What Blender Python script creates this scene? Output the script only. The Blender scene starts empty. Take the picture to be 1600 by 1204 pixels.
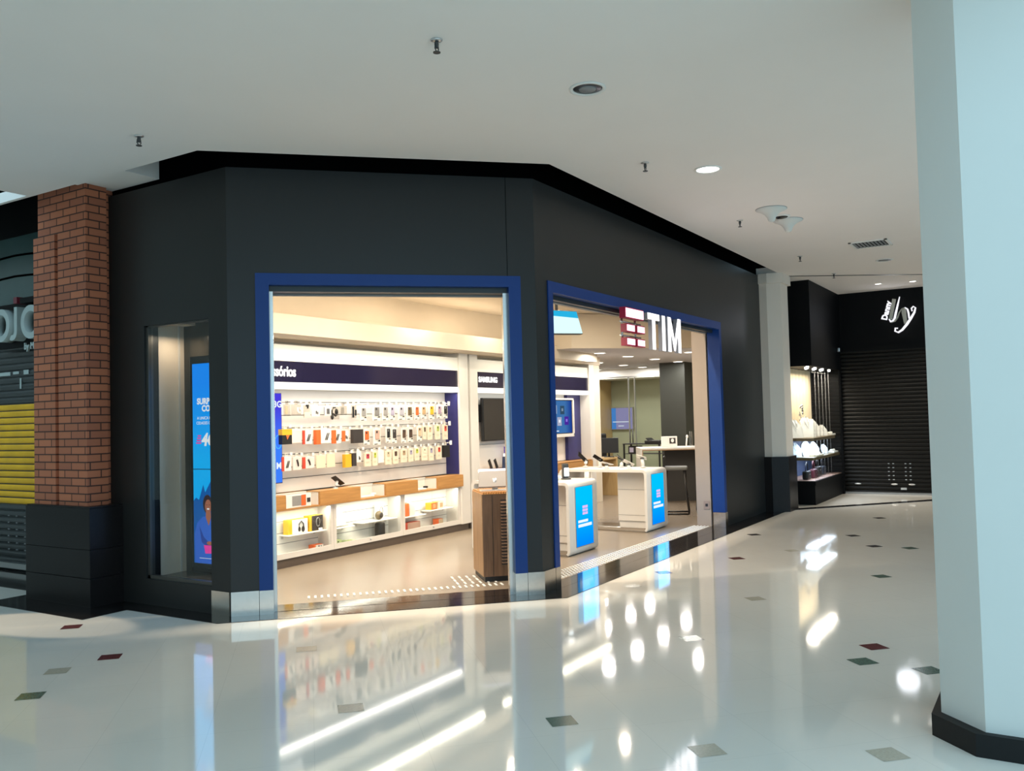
import bpy, bmesh, math, random
from math import sin, cos, pi, sqrt, radians, atan2
from mathutils import Vector, Matrix

random.seed(7)
scn = bpy.context.scene
COL = scn.collection

# ------------------------------------------------------------------ camera
cam_d = bpy.data.cameras.new('camera')
cam_d.sensor_fit = 'HORIZONTAL'
cam_d.sensor_width = 36.0
cam_d.lens = 1366.925 * 36.0 / 1600.0
cam_d.clip_start = 0.05
cam_d.clip_end = 200
cam = bpy.data.objects.new('camera', cam_d)
COL.objects.link(cam)
cr = Vector((0.52879829, -0.84836126, -0.02560366))
cu = Vector((-0.01807257, -0.04141426, 0.9989786))
cf = Vector((0.8485551, 0.52779545, 0.03723186))
M = Matrix.Identity(4)
for i in range(3):
    M[i][0] = cr[i]; M[i][1] = cu[i]; M[i][2] = -cf[i]
M[0][3], M[1][3], M[2][3] = 0.0, 0.0, 1.6
cam.matrix_world = M
scn.camera = cam

# ------------------------------------------------------------------ world, exposure
world = bpy.data.worlds.new('world')
scn.world = world
world.use_nodes = True
wb = world.node_tree.nodes['Background']
wb.inputs['Color'].default_value = (0.52, 0.82, 1.0, 1)
wb.inputs['Strength'].default_value = 1.85
scn.view_settings.view_transform = 'Standard'
scn.view_settings.look = 'None'
scn.view_settings.gamma = 1.0
scn.view_settings.exposure = 0.12
scn.view_settings.use_curve_mapping = False


def lamp(name, kind, loc, power, color, target=None, size=0.2, size_y=None, spot=None, blend=0.5, spread=None):
    d = bpy.data.lights.new(name, kind)
    d.energy = power
    d.color = color
    if kind == 'AREA':
        d.shape = 'DISK' if size_y is None else 'RECTANGLE'
        d.size = size
        if size_y is not None:
            d.size_y = size_y
        if spread:
            d.spread = spread
    elif kind == 'SPOT':
        d.spot_size = spot
        d.spot_blend = blend
        d.shadow_soft_size = size
    else:
        d.shadow_soft_size = size
    o = bpy.data.objects.new(name, d)
    COL.objects.link(o)
    o.location = loc
    if target is not None:
        v = Vector(target) - Vector(loc)
        o.rotation_euler = v.to_track_quat('-Z', 'Y').to_euler()
    return o


WARM = (1.0, 0.85, 0.66)
NEUT = (1.0, 0.90, 0.74)
COOLW = (1.0, 0.96, 0.9)
# rows of spots just behind the two shop front headers (they throw the bright band on the mall floor)
def strip(name, a, b, z, power, color, w=0.06):
    a, b = Vector(a), Vector(b)
    o = lamp(name, 'AREA', ((a.x + b.x) / 2, (a.y + b.y) / 2, z), power, color, None, (b - a).length, w)
    o.rotation_euler = (0, 0, atan2(b.y - a.y, b.x - a.x))
    return o
strip('header_light', (5.55, 5.93), (6.93, 4.55), 3.22, 110, WARM, 0.04)
strip('header_light', (7.4, 4.38), (11.0, 4.38), 3.22, 105, WARM, 0.04)
# front zone of the shop
for x, y in ((7.3, 6.1), (8.8, 5.6), (8.8, 6.6), (10.4, 5.6), (10.4, 6.6), (11.9, 5.6)):
    lamp('ceiling_spot', 'AREA', (x, y, 3.23), 15, WARM, None, 0.12)
# wash of the display wall fascia, from the recess under its soffit
strip('fascia_light', (5.7, 7.0), (10.3, 7.0), 2.545, 36, (1.0, 0.94, 0.74), 0.05)
strip('fascia_light', (10.8, 7.0), (14.4, 7.0), 2.545, 20, (1.0, 0.93, 0.72), 0.05)
# front edge light of the peg wall niche and the glass showcases under it
strip('niche_light', (6.0, 7.34), (10.25, 7.34), 1.975, 11, (1.0, 0.93, 0.85), 0.04)
strip('niche_light', (10.85, 7.34), (14.3, 7.34), 1.975, 4, (1.0, 0.88, 0.72), 0.04)
strip('showcase_light', (6.0, 7.36), (10.25, 7.36), 0.615, 17, (1.0, 0.96, 0.82), 0.03)
strip('showcase_light', (10.85, 7.36), (14.4, 7.36), 0.615, 12, (1.0, 0.96, 0.82), 0.03)
# jewellery showcase of the shop at the end
lamp('jewel_light', 'AREA', (16.3, 3.72, 2.29), 42, (1.0, 0.88, 0.72), None, 1.9, 0.12)
lamp('jewel_light', 'AREA', (16.2, 3.66, 1.07), 20, (0.75, 0.88, 1.0), None, 1.6, 0.2)
lamp('jewel_light', 'AREA', (16.2, 3.66, 0.74), 9.0, (0.7, 0.82, 1.0), None, 1.6, 0.2)
# added warm spot out of view, standing in for sunlight by the brick pillar
lamp('corner_spot', 'SPOT', (3.0, 13.5, 3.2), 2600, (1.0, 0.82, 0.60), (4.12, 7.2, 0), 0.03, spot=radians(6.5), blend=0.3)
# added unseen warm fill at the head of the window display box
lamp('window_light', 'AREA', (5.24, 6.86, 2.45), 2.2, (1.0, 0.85, 0.66), None, 0.12)
# added unseen strips on the soffit, brightening the wall above it
for a, c in ((5.6, 9.6), (9.8, 13.6)):
    o_ = strip('cove_light', (a, 7.25), (c, 7.25), 2.80, 8, WARM, 0.08)
    o_.rotation_euler = (pi, 0, 0)


# ------------------------------------------------------------------ materials
def lin(c):
    return tuple(((v / 255.0) / 12.92 if v / 255.0 <= 0.04045 else ((v / 255.0 + 0.055) / 1.055) ** 2.4) for v in c)


def mat(name, rgb, rough=0.5, metal=0.0, vary=0.06, scale=6.0, bump=0.0, bscale=40.0, spec=0.5, coat=0.0):
    """Procedural principled material: base colour (linear rgb) gently varied by noise."""
    m = bpy.data.materials.new(name)
    m.use_nodes = True
    nt = m.node_tree
    b = nt.nodes['Principled BSDF']
    b.inputs['Roughness'].default_value = rough
    b.inputs['Metallic'].default_value = metal
    b.inputs['Specular IOR Level'].default_value = spec
    b.inputs['Coat Weight'].default_value = coat
    tc = nt.nodes.new('ShaderNodeTexCoord')
    nz = nt.nodes.new('ShaderNodeTexNoise')
    nz.inputs['Scale'].default_value = scale
    nz.inputs['Detail'].default_value = 3
    nt.links.new(tc.outputs['Object'], nz.inputs['Vector'])
    mx = nt.nodes.new('ShaderNodeMix')
    mx.data_type = 'RGBA'
    mx.inputs[6].default_value = tuple(max(0, c * (1 - vary)) for c in rgb) + (1,)
    mx.inputs[7].default_value = tuple(min(1, c * (1 + vary)) for c in rgb) + (1,)
    nt.links.new(nz.outputs['Fac'], mx.inputs[0])
    nt.links.new(mx.outputs[2], b.inputs['Base Color'])
    if bump:
        n2 = nt.nodes.new('ShaderNodeTexNoise')
        n2.inputs['Scale'].default_value = bscale
        nt.links.new(tc.outputs['Object'], n2.inputs['Vector'])
        bp = nt.nodes.new('ShaderNodeBump')
        bp.inputs['Strength'].default_value = bump
        bp.inputs['Distance'].default_value = 0.01
        nt.links.new(n2.outputs['Fac'], bp.inputs['Height'])
        nt.links.new(bp.outputs['Normal'], b.inputs['Normal'])
    return m


def emit(name, rgb, strength=1.0, rgb2=None, axis=2, lo=0.0, hi=1.0):
    """Self-lit surface (screens, lit letters, diffusers); with rgb2 a gradient of the displayed image along an axis."""
    m = bpy.data.materials.new(name)
    m.use_nodes = True
    nt = m.node_tree
    nt.nodes.clear()
    out = nt.nodes.new('ShaderNodeOutputMaterial')
    em = nt.nodes.new('ShaderNodeEmission')
    em.inputs['Color'].default_value = tuple(rgb) + (1,)
    em.inputs['Strength'].default_value = strength
    nt.links.new(em.outputs[0], out.inputs[0])
    if rgb2 is not None:
        tc = nt.nodes.new('ShaderNodeTexCoord')
        sx = nt.nodes.new('ShaderNodeSeparateXYZ')
        nt.links.new(tc.outputs['Object'], sx.inputs[0])
        mr = nt.nodes.new('ShaderNodeMapRange')
        mr.inputs[1].default_value = lo
        mr.inputs[2].default_value = hi
        nt.links.new(sx.outputs[axis], mr.inputs[0])
        mx = nt.nodes.new('ShaderNodeMix')
        mx.data_type = 'RGBA'
        mx.inputs[6].default_value = tuple(rgb) + (1,)
        mx.inputs[7].default_value = tuple(rgb2) + (1,)
        nt.links.new(mr.outputs[0], mx.inputs[0])
        nt.links.new(mx.outputs[2], em.inputs['Color'])
    return m


def glass(name, tint=(1, 1, 1), refl=0.5, rough=0.0):
    """Thin pane: transparent with a Fresnel reflection."""
    m = bpy.data.materials.new(name)
    m.use_nodes = True
    nt = m.node_tree
    nt.nodes.clear()
    out = nt.nodes.new('ShaderNodeOutputMaterial')
    tr = nt.nodes.new('ShaderNodeBsdfTransparent')
    tr.inputs[0].default_value = tuple(tint) + (1,)
    gl = nt.nodes.new('ShaderNodeBsdfGlossy')
    gl.inputs['Roughness'].default_value = rough
    fr = nt.nodes.new('ShaderNodeLayerWeight')
    fr.inputs['Blend'].default_value = 0.5
    pw = nt.nodes.new('ShaderNodeMath')
    pw.operation = 'POWER'
    pw.inputs[1].default_value = 4.0
    nt.links.new(fr.outputs['Facing'], pw.inputs[0])
    mu = nt.nodes.new('ShaderNodeMath')
    mu.operation = 'MULTIPLY_ADD'
    mu.inputs[1].default_value = refl
    mu.inputs[2].default_value = 0.04 * refl
    nt.links.new(pw.outputs[0], mu.inputs[0])
    mx = nt.nodes.new('ShaderNodeMixShader')
    nt.links.new(mu.outputs[0], mx.inputs[0])
    nt.links.new(tr.outputs[0], mx.inputs[1])
    nt.links.new(gl.outputs[0], mx.inputs[2])
    nt.links.new(mx.outputs[0], out.inputs[0])
    return m


def wood(name, c1, c2, scale=3.0, along=0, rough=0.42):
    m = bpy.data.materials.new(name)
    m.use_nodes = True
    nt = m.node_tree
    b = nt.nodes['Principled BSDF']
    b.inputs['Roughness'].default_value = rough
    tc = nt.nodes.new('ShaderNodeTexCoord')
    mp = nt.nodes.new('ShaderNodeMapping')
    s = [18.0, 18.0, 18.0]
    s[along] = 1.2
    mp.inputs['Scale'].default_value = s
    nz = nt.nodes.new('ShaderNodeTexNoise')
    nz.inputs['Scale'].default_value = scale
    nz.inputs['Detail'].default_value = 5
    cr_ = nt.nodes.new('ShaderNodeValToRGB')
    cr_.color_ramp.elements[0].position = 0.3
    cr_.color_ramp.elements[0].color = tuple(c1) + (1,)
    cr_.color_ramp.elements[1].position = 0.7
    cr_.color_ramp.elements[1].color = tuple(c2) + (1,)
    nt.links.new(tc.outputs['Object'], mp.inputs[0])
    nt.links.new(mp.outputs[0], nz.inputs['Vector'])
    nt.links.new(nz.outputs['Fac'], cr_.inputs[0])
    nt.links.new(cr_.outputs[0], b.inputs['Base Color'])
    return m


def brick_mat():
    m = bpy.data.materials.new('red_brick')
    m.use_nodes = True
    nt = m.node_tree
    b = nt.nodes['Principled BSDF']
    b.inputs['Roughness'].default_value = 0.85
    tc = nt.nodes.new('ShaderNodeTexCoord')
    sx = nt.nodes.new('ShaderNodeSeparateXYZ')
    ad = nt.nodes.new('ShaderNodeMath')
    cb = nt.nodes.new('ShaderNodeCombineXYZ')
    nt.links.new(tc.outputs['Object'], sx.inputs[0])
    nt.links.new(sx.outputs[0], ad.inputs[0])
    nt.links.new(sx.outputs[1], ad.inputs[1])
    nt.links.new(ad.outputs[0], cb.inputs[0])
    nt.links.new(sx.outputs[2], cb.inputs[1])
    br = nt.nodes.new('ShaderNodeTexBrick')
    br.inputs['Scale'].default_value = 1.0
    br.inputs['Brick Width'].default_value = 0.215
    br.inputs['Row Height'].default_value = 0.072
    br.inputs['Mortar Size'].default_value = 0.006
    br.inputs['Color1'].default_value = (0.47, 0.15, 0.07, 1)
    br.inputs['Color2'].default_value = (0.34, 0.107, 0.055, 1)
    br.inputs['Mortar'].default_value = (0.06, 0.022, 0.015, 1)
    nt.links.new(cb.outputs[0], br.inputs['Vector'])
    nt.links.new(br.outputs['Color'], b.inputs['Base Color'])
    bp = nt.nodes.new('ShaderNodeBump')
    bp.inputs['Strength'].default_value = 0.6
    bp.inputs['Distance'].default_value = 0.006
    bp.invert = True
    nt.links.new(br.outputs['Fac'], bp.inputs['Height'])
    nt.links.new(bp.outputs['Normal'], b.inputs['Normal'])
    return m


def floor_mat():
    m = bpy.data.materials.new('polished_cream_tile')
    m.use_nodes = True
    nt = m.node_tree
    b = nt.nodes['Principled BSDF']
    b.inputs['Roughness'].default_value = 0.10
    b.inputs['Specular IOR Level'].default_value = 0.6
    tc = nt.nodes.new('ShaderNodeTexCoord')
    mp = nt.nodes.new('ShaderNodeMapping')
    mp.inputs['Rotation'].default_value = (0, 0, radians(45))
    nt.links.new(tc.outputs['Object'], mp.inputs[0])
    br = nt.nodes.new('ShaderNodeTexBrick')
    br.offset = 0.0
    br.inputs['Scale'].default_value = 1.0
    br.inputs['Brick Width'].default_value = 0.54
    br.inputs['Row Height'].default_value = 0.54
    br.inputs['Mortar Size'].default_value = 0.0014
    br.inputs['Color1'].default_value = (0.74, 0.70, 0.63, 1)
    br.inputs['Color2'].default_value = (0.73, 0.69, 0.62, 1)
    br.inputs['Mortar'].default_value = (0.64, 0.61, 0.55, 1)
    nt.links.new(mp.outputs[0], br.inputs['Vector'])
    nz = nt.nodes.new('ShaderNodeTexNoise')
    nz.inputs['Scale'].default_value = 1.2
    nz.inputs['Detail'].default_value = 4
    nt.links.new(tc.outputs['Object'], nz.inputs['Vector'])
    mx = nt.nodes.new('ShaderNodeMix')
    mx.data_type = 'RGBA'
    mx.blend_type = 'MULTIPLY'
    mx.inputs[0].default_value = 0.12
    nt.links.new(br.outputs['Color'], mx.inputs[6])
    nt.links.new(nz.outputs['Fac'], mx.inputs[7])
    nt.links.new(mx.outputs[2], b.inputs['Base Color'])
    mr = nt.nodes.new('ShaderNodeMapRange')
    mr.inputs[3].default_value = 0.035
    mr.inputs[4].default_value = 0.075
    nt.links.new(nz.outputs['Fac'], mr.inputs[0])
    nt.links.new(mr.outputs[0], b.inputs['Roughness'])
    return m


K = {}
K['floor'] = floor_mat()
K['granite'] = mat('black_granite', (0.012, 0.010, 0.010), 0.10, vary=0.5, scale=60, spec=0.4)
K['footgran'] = mat('dark_pillar_granite', (0.011, 0.009, 0.009), 0.3, vary=0.4, scale=60, spec=0.15)
K['footblk'] = mat('matt_black_foot', (0.006, 0.006, 0.006), 0.55, spec=0.3)
K['inlay_green'] = mat('green_stone', (0.09, 0.14, 0.11), 0.15, vary=0.4, scale=80)
K['inlay_red'] = mat('red_stone', (0.12, 0.035, 0.035), 0.15, vary=0.4, scale=80)
K['inlay_beige'] = mat('beige_stone', (0.42, 0.39, 0.31), 0.18, vary=0.25, scale=80)
K['inlay_black'] = mat('black_stone', (0.05, 0.045, 0.045), 0.15, vary=0.4, scale=80)
K['ceil'] = mat('ceiling_paint', (0.86, 0.79, 0.74), 0.9, vary=0.02, scale=2)
K['void'] = mat('black_void_paint', (0.002, 0.002, 0.002), 0.95, spec=0.0)  # shade of the ceiling gap as near-black; also small black parts
K['facade'] = mat('charcoal_panel', (0.0195, 0.0190, 0.0182), 0.40, vary=0.05, scale=2, spec=0.35)
K['blue'] = mat('royal_blue_panel', (0.004, 0.038, 0.19), 0.4, vary=0.03, spec=0.3)
K['steel'] = mat('brushed_steel', (0.55, 0.52, 0.48), 0.22, 1.0, vary=0.1, scale=30)
K['chrome'] = mat('chrome', (0.52, 0.50, 0.48), 0.25, 1.0)
K['darkrail'] = mat('dark_rail', (0.02, 0.025, 0.028), 0.4)
K['brick'] = brick_mat()
K['white_col'] = mat('white_column_paint', (0.66, 0.66, 0.62), 0.6, vary=0.02, scale=3)
K['beige'] = mat('beige_wall_paint', (0.66, 0.58, 0.46), 0.8, vary=0.03)
K['greyceil'] = mat('grey_ceiling_paint', (0.50, 0.48, 0.49), 0.85, vary=0.03)
K['shopfloor'] = mat('greige_porcelain', (0.25, 0.20, 0.15), 0.25, vary=0.06, scale=1.5)
K['white'] = mat('white_lacquer', (0.70, 0.66, 0.61), 0.35, vary=0.02)
K['matwhite'] = mat('matt_white', (0.80, 0.78, 0.74), 0.6, vary=0.02)
K['pegwhite'] = mat('peg_wall_white', (0.68, 0.63, 0.58), 0.6, vary=0.03)
K['navy'] = mat('navy_panel', (0.022, 0.022, 0.13), 0.4, vary=0.05)
K['headerblk'] = mat('gloss_dark_header', (0.012, 0.010, 0.030), 0.12, vary=0.1)
K['black'] = mat('black_plastic', (0.010, 0.010, 0.011), 0.4)
K['glossblk'] = mat('gloss_black_glass', (0.006, 0.006, 0.007), 0.08)
K['dark'] = mat('dark_grey', (0.045, 0.045, 0.045), 0.5)
K['grey'] = mat('mid_grey', (0.22, 0.22, 0.22), 0.5)
K['silver'] = mat('silver_metal', (0.6, 0.6, 0.6), 0.3, 0.9)
K['oak'] = wood('oak_veneer', (0.40, 0.19, 0.055), (0.52, 0.26, 0.08), along=0)
K['oakv'] = wood('oak_vertical', (0.34, 0.19, 0.085), (0.46, 0.27, 0.13), along=2)
K['walnut'] = wood('walnut_counter', (0.15, 0.075, 0.04), (0.23, 0.12, 0.062), along=2)
K['maple'] = wood('maple_panel', (0.48, 0.32, 0.14), (0.58, 0.40, 0.19), along=2)
K['glass'] = glass('clear_glass', (0.985, 0.995, 0.99), 0.6)
K['vglass'] = glass('showcase_glass', (0.985, 0.995, 0.985), 0.5)
K['wglass'] = glass('window_glass', (0.88, 0.88, 0.86), 0.7)
K['litwhite'] = emit('lit_white', (1.0, 0.97, 0.92), 1.6)
K['litstrip'] = emit('lit_strip', (1.0, 0.95, 0.85), 1.5)
K['ledwarm'] = emit('warm_led', (1.0, 0.85, 0.66), 2.2)
K['lampdisc'] = emit('lamp_disc', (1.0, 0.97, 0.90), 6.0)
K['yellow'] = mat('yellow_paint', (0.85, 0.42, 0.005), 0.5, vary=0.25, scale=4)
K['shutter'] = mat('dark_shutter_steel', (0.024, 0.028, 0.029), 0.35, vary=0.2, scale=3)
K['shutterblk'] = mat('black_shutter_steel', (0.004, 0.0036, 0.0032), 0.42, vary=0.1, spec=0.2)
K['blackwall'] = mat('black_wall_paint', (0.004, 0.004, 0.0045), 0.55, spec=0.12)
K['teal'] = mat('teal_glass_panel', (0.055, 0.095, 0.092), 0.25, vary=0.15, scale=3)
K['signgrey'] = mat('sign_grey', (0.40, 0.45, 0.43), 0.45)
K['signred'] = mat('sign_red', (0.16, 0.018, 0.03), 0.4)
K['clearpl'] = glass('clear_plastic', (0.86, 0.85, 0.82), 0.6, 0.15)
PALETTE = dict(white=(.78, .76, .72), black=(.008, .008, .008), grey=(.27, .26, .25), grey2=(.20, .19, .18), grey3=(.30, .28, .26),
               darkgrey=(.08, .08, .085), lilac=(.38, .34, .44), lilacgrey=(.40, .38, .42), brown=(.13, .09, .04), orange=(.75, .13, .025),
               tan=(.50, .33, .17), yellow=(.72, .40, .02), mauve=(.38, .27, .34), charcoal=(.035, .028, .026), rose=(.52, .33, .26),
               umber=(.085, .045, .025), umber2=(.065, .035, .022), beige=(.58, .42, .28), green=(.38, .45, .10), red=(.58, .06, .03),
               pinkwhite=(.78, .66, .60), none=(.78, .76, .72), ivory=(.74, .66, .47), ivory2=(.72, .63, .45), crimson=(.48, .035, .06),
               lime=(.46, .52, .06), sand=(.58, .48, .32), darkbrown=(.09, .045, .025), lightbrown=(.42, .28, .16), cream=(.74, .67, .52),
               card=(.78, .74, .66), slimcard=(.72, .65, .50), mint=(.50, .60, .30))
PM = {}


def pm(name):
    if name not in PM:
        PM[name] = mat('pack_' + name, PALETTE[name], 0.45, vary=0.05, scale=20)
    return PM[name]


# ------------------------------------------------------------------ geometry helpers
class MB:
    """Collects shapes into one mesh; several materials by index."""

    def __init__(self):
        self.bm = bmesh.new()
        self.mi = 0
        self.T = Matrix.Identity(4)

    def _v(self, p):
        return self.bm.verts.new(self.T @ Vector(p))

    def _f(self, vs, smooth=False):
        try:
            f = self.bm.faces.new(vs)
        except ValueError:
            return None
        f.material_index = self.mi
        f.smooth = smooth
        return f

    def box(self, x0, y0, z0, x1, y1, z1, bevel=0.0):
        x0, x1 = min(x0, x1), max(x0, x1)
        y0, y1 = min(y0, y1), max(y0, y1)
        z0, z1 = min(z0, z1), max(z0, z1)
        v = [self._v(p) for p in ((x0, y0, z0), (x1, y0, z0), (x1, y1, z0), (x0, y1, z0), (x0, y0, z1), (x1, y0, z1), (x1, y1, z1), (x0, y1, z1))]
        fs = [self._f([v[i] for i in q]) for q in ((3, 2, 1, 0), (4, 5, 6, 7), (0, 1, 5, 4), (1, 2, 6, 5), (2, 3, 7, 6), (3, 0, 4, 7))]
        if bevel:
            es = list({e for f in fs for e in f.edges})
            r = bmesh.ops.bevel(self.bm, geom=es, offset=bevel, segments=2, affect='EDGES', profile=0.5)
            for f in r['faces']:
                f.material_index = self.mi
        return self

    def prism(self, poly, z0, z1):
        a = 0
        n = len(poly)
        for i in range(n):
            p, q = poly[i], poly[(i + 1) % n]
            a += p[0] * q[1] - q[0] * p[1]
        if a < 0:
            poly = poly[::-1]
        lo = [self._v((p[0], p[1], z0)) for p in poly]
        hi = [self._v((p[0], p[1], z1)) for p in poly]
        self._f(lo[::-1])
        self._f(hi)
        for i in range(n):
            j = (i + 1) % n
            self._f([lo[i], lo[j], hi[j], hi[i]])
        return self

    def quad(self, pts):
        self._f([self._v(p) for p in pts])
        return self

    def lathe(self, prof, c=(0, 0, 0), seg=24, cap=True, axis='Z'):
        rings = []
        for r, z in prof:
            ring = []
            for k in range(seg):
                a = 2 * pi * k / seg
                p = (r * cos(a), r * sin(a), z)
                if axis == 'Y':
                    p = (p[0], p[2], p[1])
                elif axis == 'X':
                    p = (p[2], p[0], p[1])
                ring.append(self._v((c[0] + p[0], c[1] + p[1], c[2] + p[2])))
            rings.append(ring)
        for a, b in zip(rings, rings[1:]):
            for k in range(seg):
                self._f([a[k], a[(k + 1) % seg], b[(k + 1) % seg], b[k]], True)
        if cap:
            self._f(rings[0][::-1])
            self._f(rings[-1])
        return self

    def tube(self, path, r, seg=8, cap=True):
        path = [Vector(p) for p in path]
        rs = r if isinstance(r, (list, tuple)) else [r] * len(path)
        rings = []
        up = Vector((0, 0, 1))
        for i, p in enumerate(path):
            t = (path[min(i + 1, len(path) - 1)] - path[max(i - 1, 0)]).normalized()
            ref = up if abs(t.dot(up)) < 0.95 else Vector((1, 0, 0))
            n = t.cross(ref).normalized()
            b = n.cross(t)
            rings.append([self._v(p + (n * cos(2 * pi * k / seg) + b * sin(2 * pi * k / seg)) * rs[i]) for k in range(seg)])
        for a, b in zip(rings, rings[1:]):
            for k in range(seg):
                self._f([a[k], b[k], b[(k + 1) % seg], a[(k + 1) % seg]], True)
        if cap:
            self._f(rings[0])
            self._f(rings[-1][::-1])
        return self

    def ellipsoid(self, c, rx, ry, rz, seg=16, rings=10):
        T0 = self.T
        self.T = T0 @ Matrix.Translation(c) @ Matrix.Diagonal((rx, ry, rz, 1))
        prof = [(max(1e-3, sin(pi * i / rings)), -cos(pi * i / rings)) for i in range(rings + 1)]
        self.lathe(prof, seg=seg, cap=True)
        self.T = T0
        return self

    def build(self, name, mats, parent=None, origin=None):
        """Link as ONE mesh object. Vertices are given in world space when `origin` is a location (the parent's), else local."""
        if origin is not None:
            bmesh.ops.translate(self.bm, verts=self.bm.verts, vec=-Vector(origin))
        bmesh.ops.recalc_face_normals(self.bm, faces=self.bm.faces)
        me = bpy.data.meshes.new(name)
        self.bm.to_mesh(me)
        self.bm.free()
        for m in (mats if isinstance(mats, (list, tuple)) else [mats]):
            me.materials.append(m)
        o = bpy.data.objects.new(name, me)
        COL.objects.link(o)
        if parent is not None:
            o.parent = parent
        return o


def tag(o, label=None, cat=None, group=None, kind=None):
    if label: o['label'] = label
    if cat: o['category'] = cat
    if group: o['group'] = group
    if kind: o['kind'] = kind
    return o


def thing(name, label, cat, loc=(0, 0, 0), rotz=0.0, group=None):
    o = bpy.data.objects.new(name, None)
    o.empty_display_size = 0.1
    COL.objects.link(o)
    o.location = loc
    o.rotation_euler = (0, 0, rotz)
    return tag(o, label, cat, group)


def struct(o, label=None):
    return tag(o, label, None, None, 'structure')


def at(o, loc):
    o.location = loc
    return o


def dup(root, loc, rotz=None, label=None, group=None):
    r = root.copy()
    COL.objects.link(r)
    r.location = loc
    if rotz is not None:
        r.rotation_euler = (0, 0, rotz)
    if label: r['label'] = label
    if group: r['group'] = group
    for ch in list(root.children):
        c = ch.copy()
        COL.objects.link(c)
        c.parent = r
        for g in ch.children:
            d = g.copy()
            COL.objects.link(d)
            d.parent = c
    return r


S2 = sqrt(0.5)
NA = Vector((-S2, -S2, 0))       # outward normal of the chamfered front
UA = Vector((S2, -S2, 0))        # left to right along it


def text(name, s, size, org, ux, n, mats, parent=None, depth=0.01, bold=0.0, origin=None, align='LEFT', sx=1.0, up=(0, 0, 1), shear=0.0):
    """Lettering as a solid mesh; baseline starts at org, runs along ux, faces n."""
    cd = bpy.data.curves.new(name, 'FONT')
    cd.body = s
    cd.size = size
    cd.extrude = depth / 2
    cd.offset = bold
    cd.align_x = align
    cd.shear = shear
    cd.resolution_u = 4
    o = bpy.data.objects.new(name, cd)
    COL.objects.link(o)
    dg = bpy.context.evaluated_depsgraph_get()
    me = bpy.data.meshes.new_from_object(o.evaluated_get(dg))
    bpy.data.objects.remove(o)
    bpy.data.curves.remove(cd)
    ux, n, up = Vector(ux), Vector(n), Vector(up)
    o2 = Vector(origin) if origin is not None else Vector((0, 0, 0))
    for v in me.vertices:
        v.co = Vector(org) - o2 + ux * (v.co.x * sx) + up * v.co.y + n * (v.co.z + depth / 2)
    me.materials.clear()
    for m in (mats if isinstance(mats, (list, tuple)) else [mats]):
        me.materials.append(m)
    ob = bpy.data.objects.new(name, me)
    COL.objects.link(ob)
    if parent is not None:
        ob.parent = parent
    return ob


def rot_frame(org, ux, uy):
    """Matrix whose local x runs along ux, local y along uy, z up."""
    m = Matrix.Identity(4)
    for i in range(3):
        m[i][0] = ux[i]; m[i][1] = uy[i]; m[i][2] = (0, 0, 1)[i]
        m[i][3] = org[i]
    return m

# ================================================================== STRUCTURE
CZ = 3.82
# ---- mall floor with its stone inlays
b = MB()
b.quad([(-14, -16, 0), (20.5, -16, 0), (20.5, 16, 0), (-14, 16, 0)])
def inlay(x, y, k, s=0.142):
    b.mi = k
    h = s * S2
    b.quad([(x + h, y, .0012), (x, y + h, .0012), (x - h, y, .0012), (x, y - h, .0012)])
for x, y, k in ((4.17, 6.86, 2), (3.368, 5.705, 3), (3.749, 5.706, 2), (2.977, 5.327, 1), (4.535, 4.595, 3), (3.715, 3.429, 1),
                (4.08, 2.282, 1), (7.592, 3.45, 3), (8.364, 3.451, 2), (9.484, 3.054, 2), (11.394, 3.428, 4), (11.743, 2.266, 4),
                (13.761, 2.28, 4), (10.926, 1.879, 4), (10.922, 1.494, 1), (8.994, 1.494, 1), (10.245, 2.646, 3), (7.503, 2.266, 3),
                (5.997, 2.281, 1), (6.32, 1.113, 2), (5.923, 1.115, 1), (5.898, 0.728, 1), (4.048, 1.478, 3), (4.39, 0.733, 3),
                (2.6, 3.05, 1), (2.2, 3.43, 2), (2.6, 1.9, 3), (3.0, 0.35, 1), (1.4, 1.5, 2), (1.9, 4.6, 1), (2.2, 6.5, 2), (3.0, 7.6, 1)):
    inlay(x, y, k)
struct(b.build('floor', [K['floor'], K['inlay_green'], K['inlay_red'], K['inlay_beige'], K['inlay_black']]), 'polished cream mall floor with small coloured stone inlays')

# ---- black granite border round the shop foot and the brick pillar
b = MB()
b.prism([(4.775, 7.02), (4.775, 5.835), (6.855, 3.745), (14.36, 3.735), (14.36, 4.06), (6.95, 4.06), (5.1, 5.9), (5.1, 7.02)], 0.0, 0.004)
b.prism([(4.36, 7.02), (5.1, 7.02), (5.1, 8.6), (4.36, 8.6)], 0.0, 0.004)
b.prism([(4.9, 8.6), (5.6, 8.6), (5.6, 14), (4.9, 14)], 0.0, 0.004)
# thresholds inside the two openings
b.prism([(5.10, 5.93), (5.40, 6.02), (6.99, 4.42), (6.91, 4.1)], 0.0, 0.0045)
b.prism([(7.1, 4.0), (12.05, 4.0), (12.05, 4.21), (7.1, 4.21)], 0.0, 0.0045)
struct(b.build('trim_1', K['granite']), 'black granite border set in the floor around the dark shop front')
b = MB()
b.prism([(14.38, 3.72), (16.55, 1.86), (19.8, -0.9), (19.8, -0.68), (16.72, 1.98), (14.5, 3.84)], 0.0, 0.004)
struct(b.build('trim_2', K['granite']), 'thin black granite line crossing the floor before the roller shutter at the end')

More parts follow.
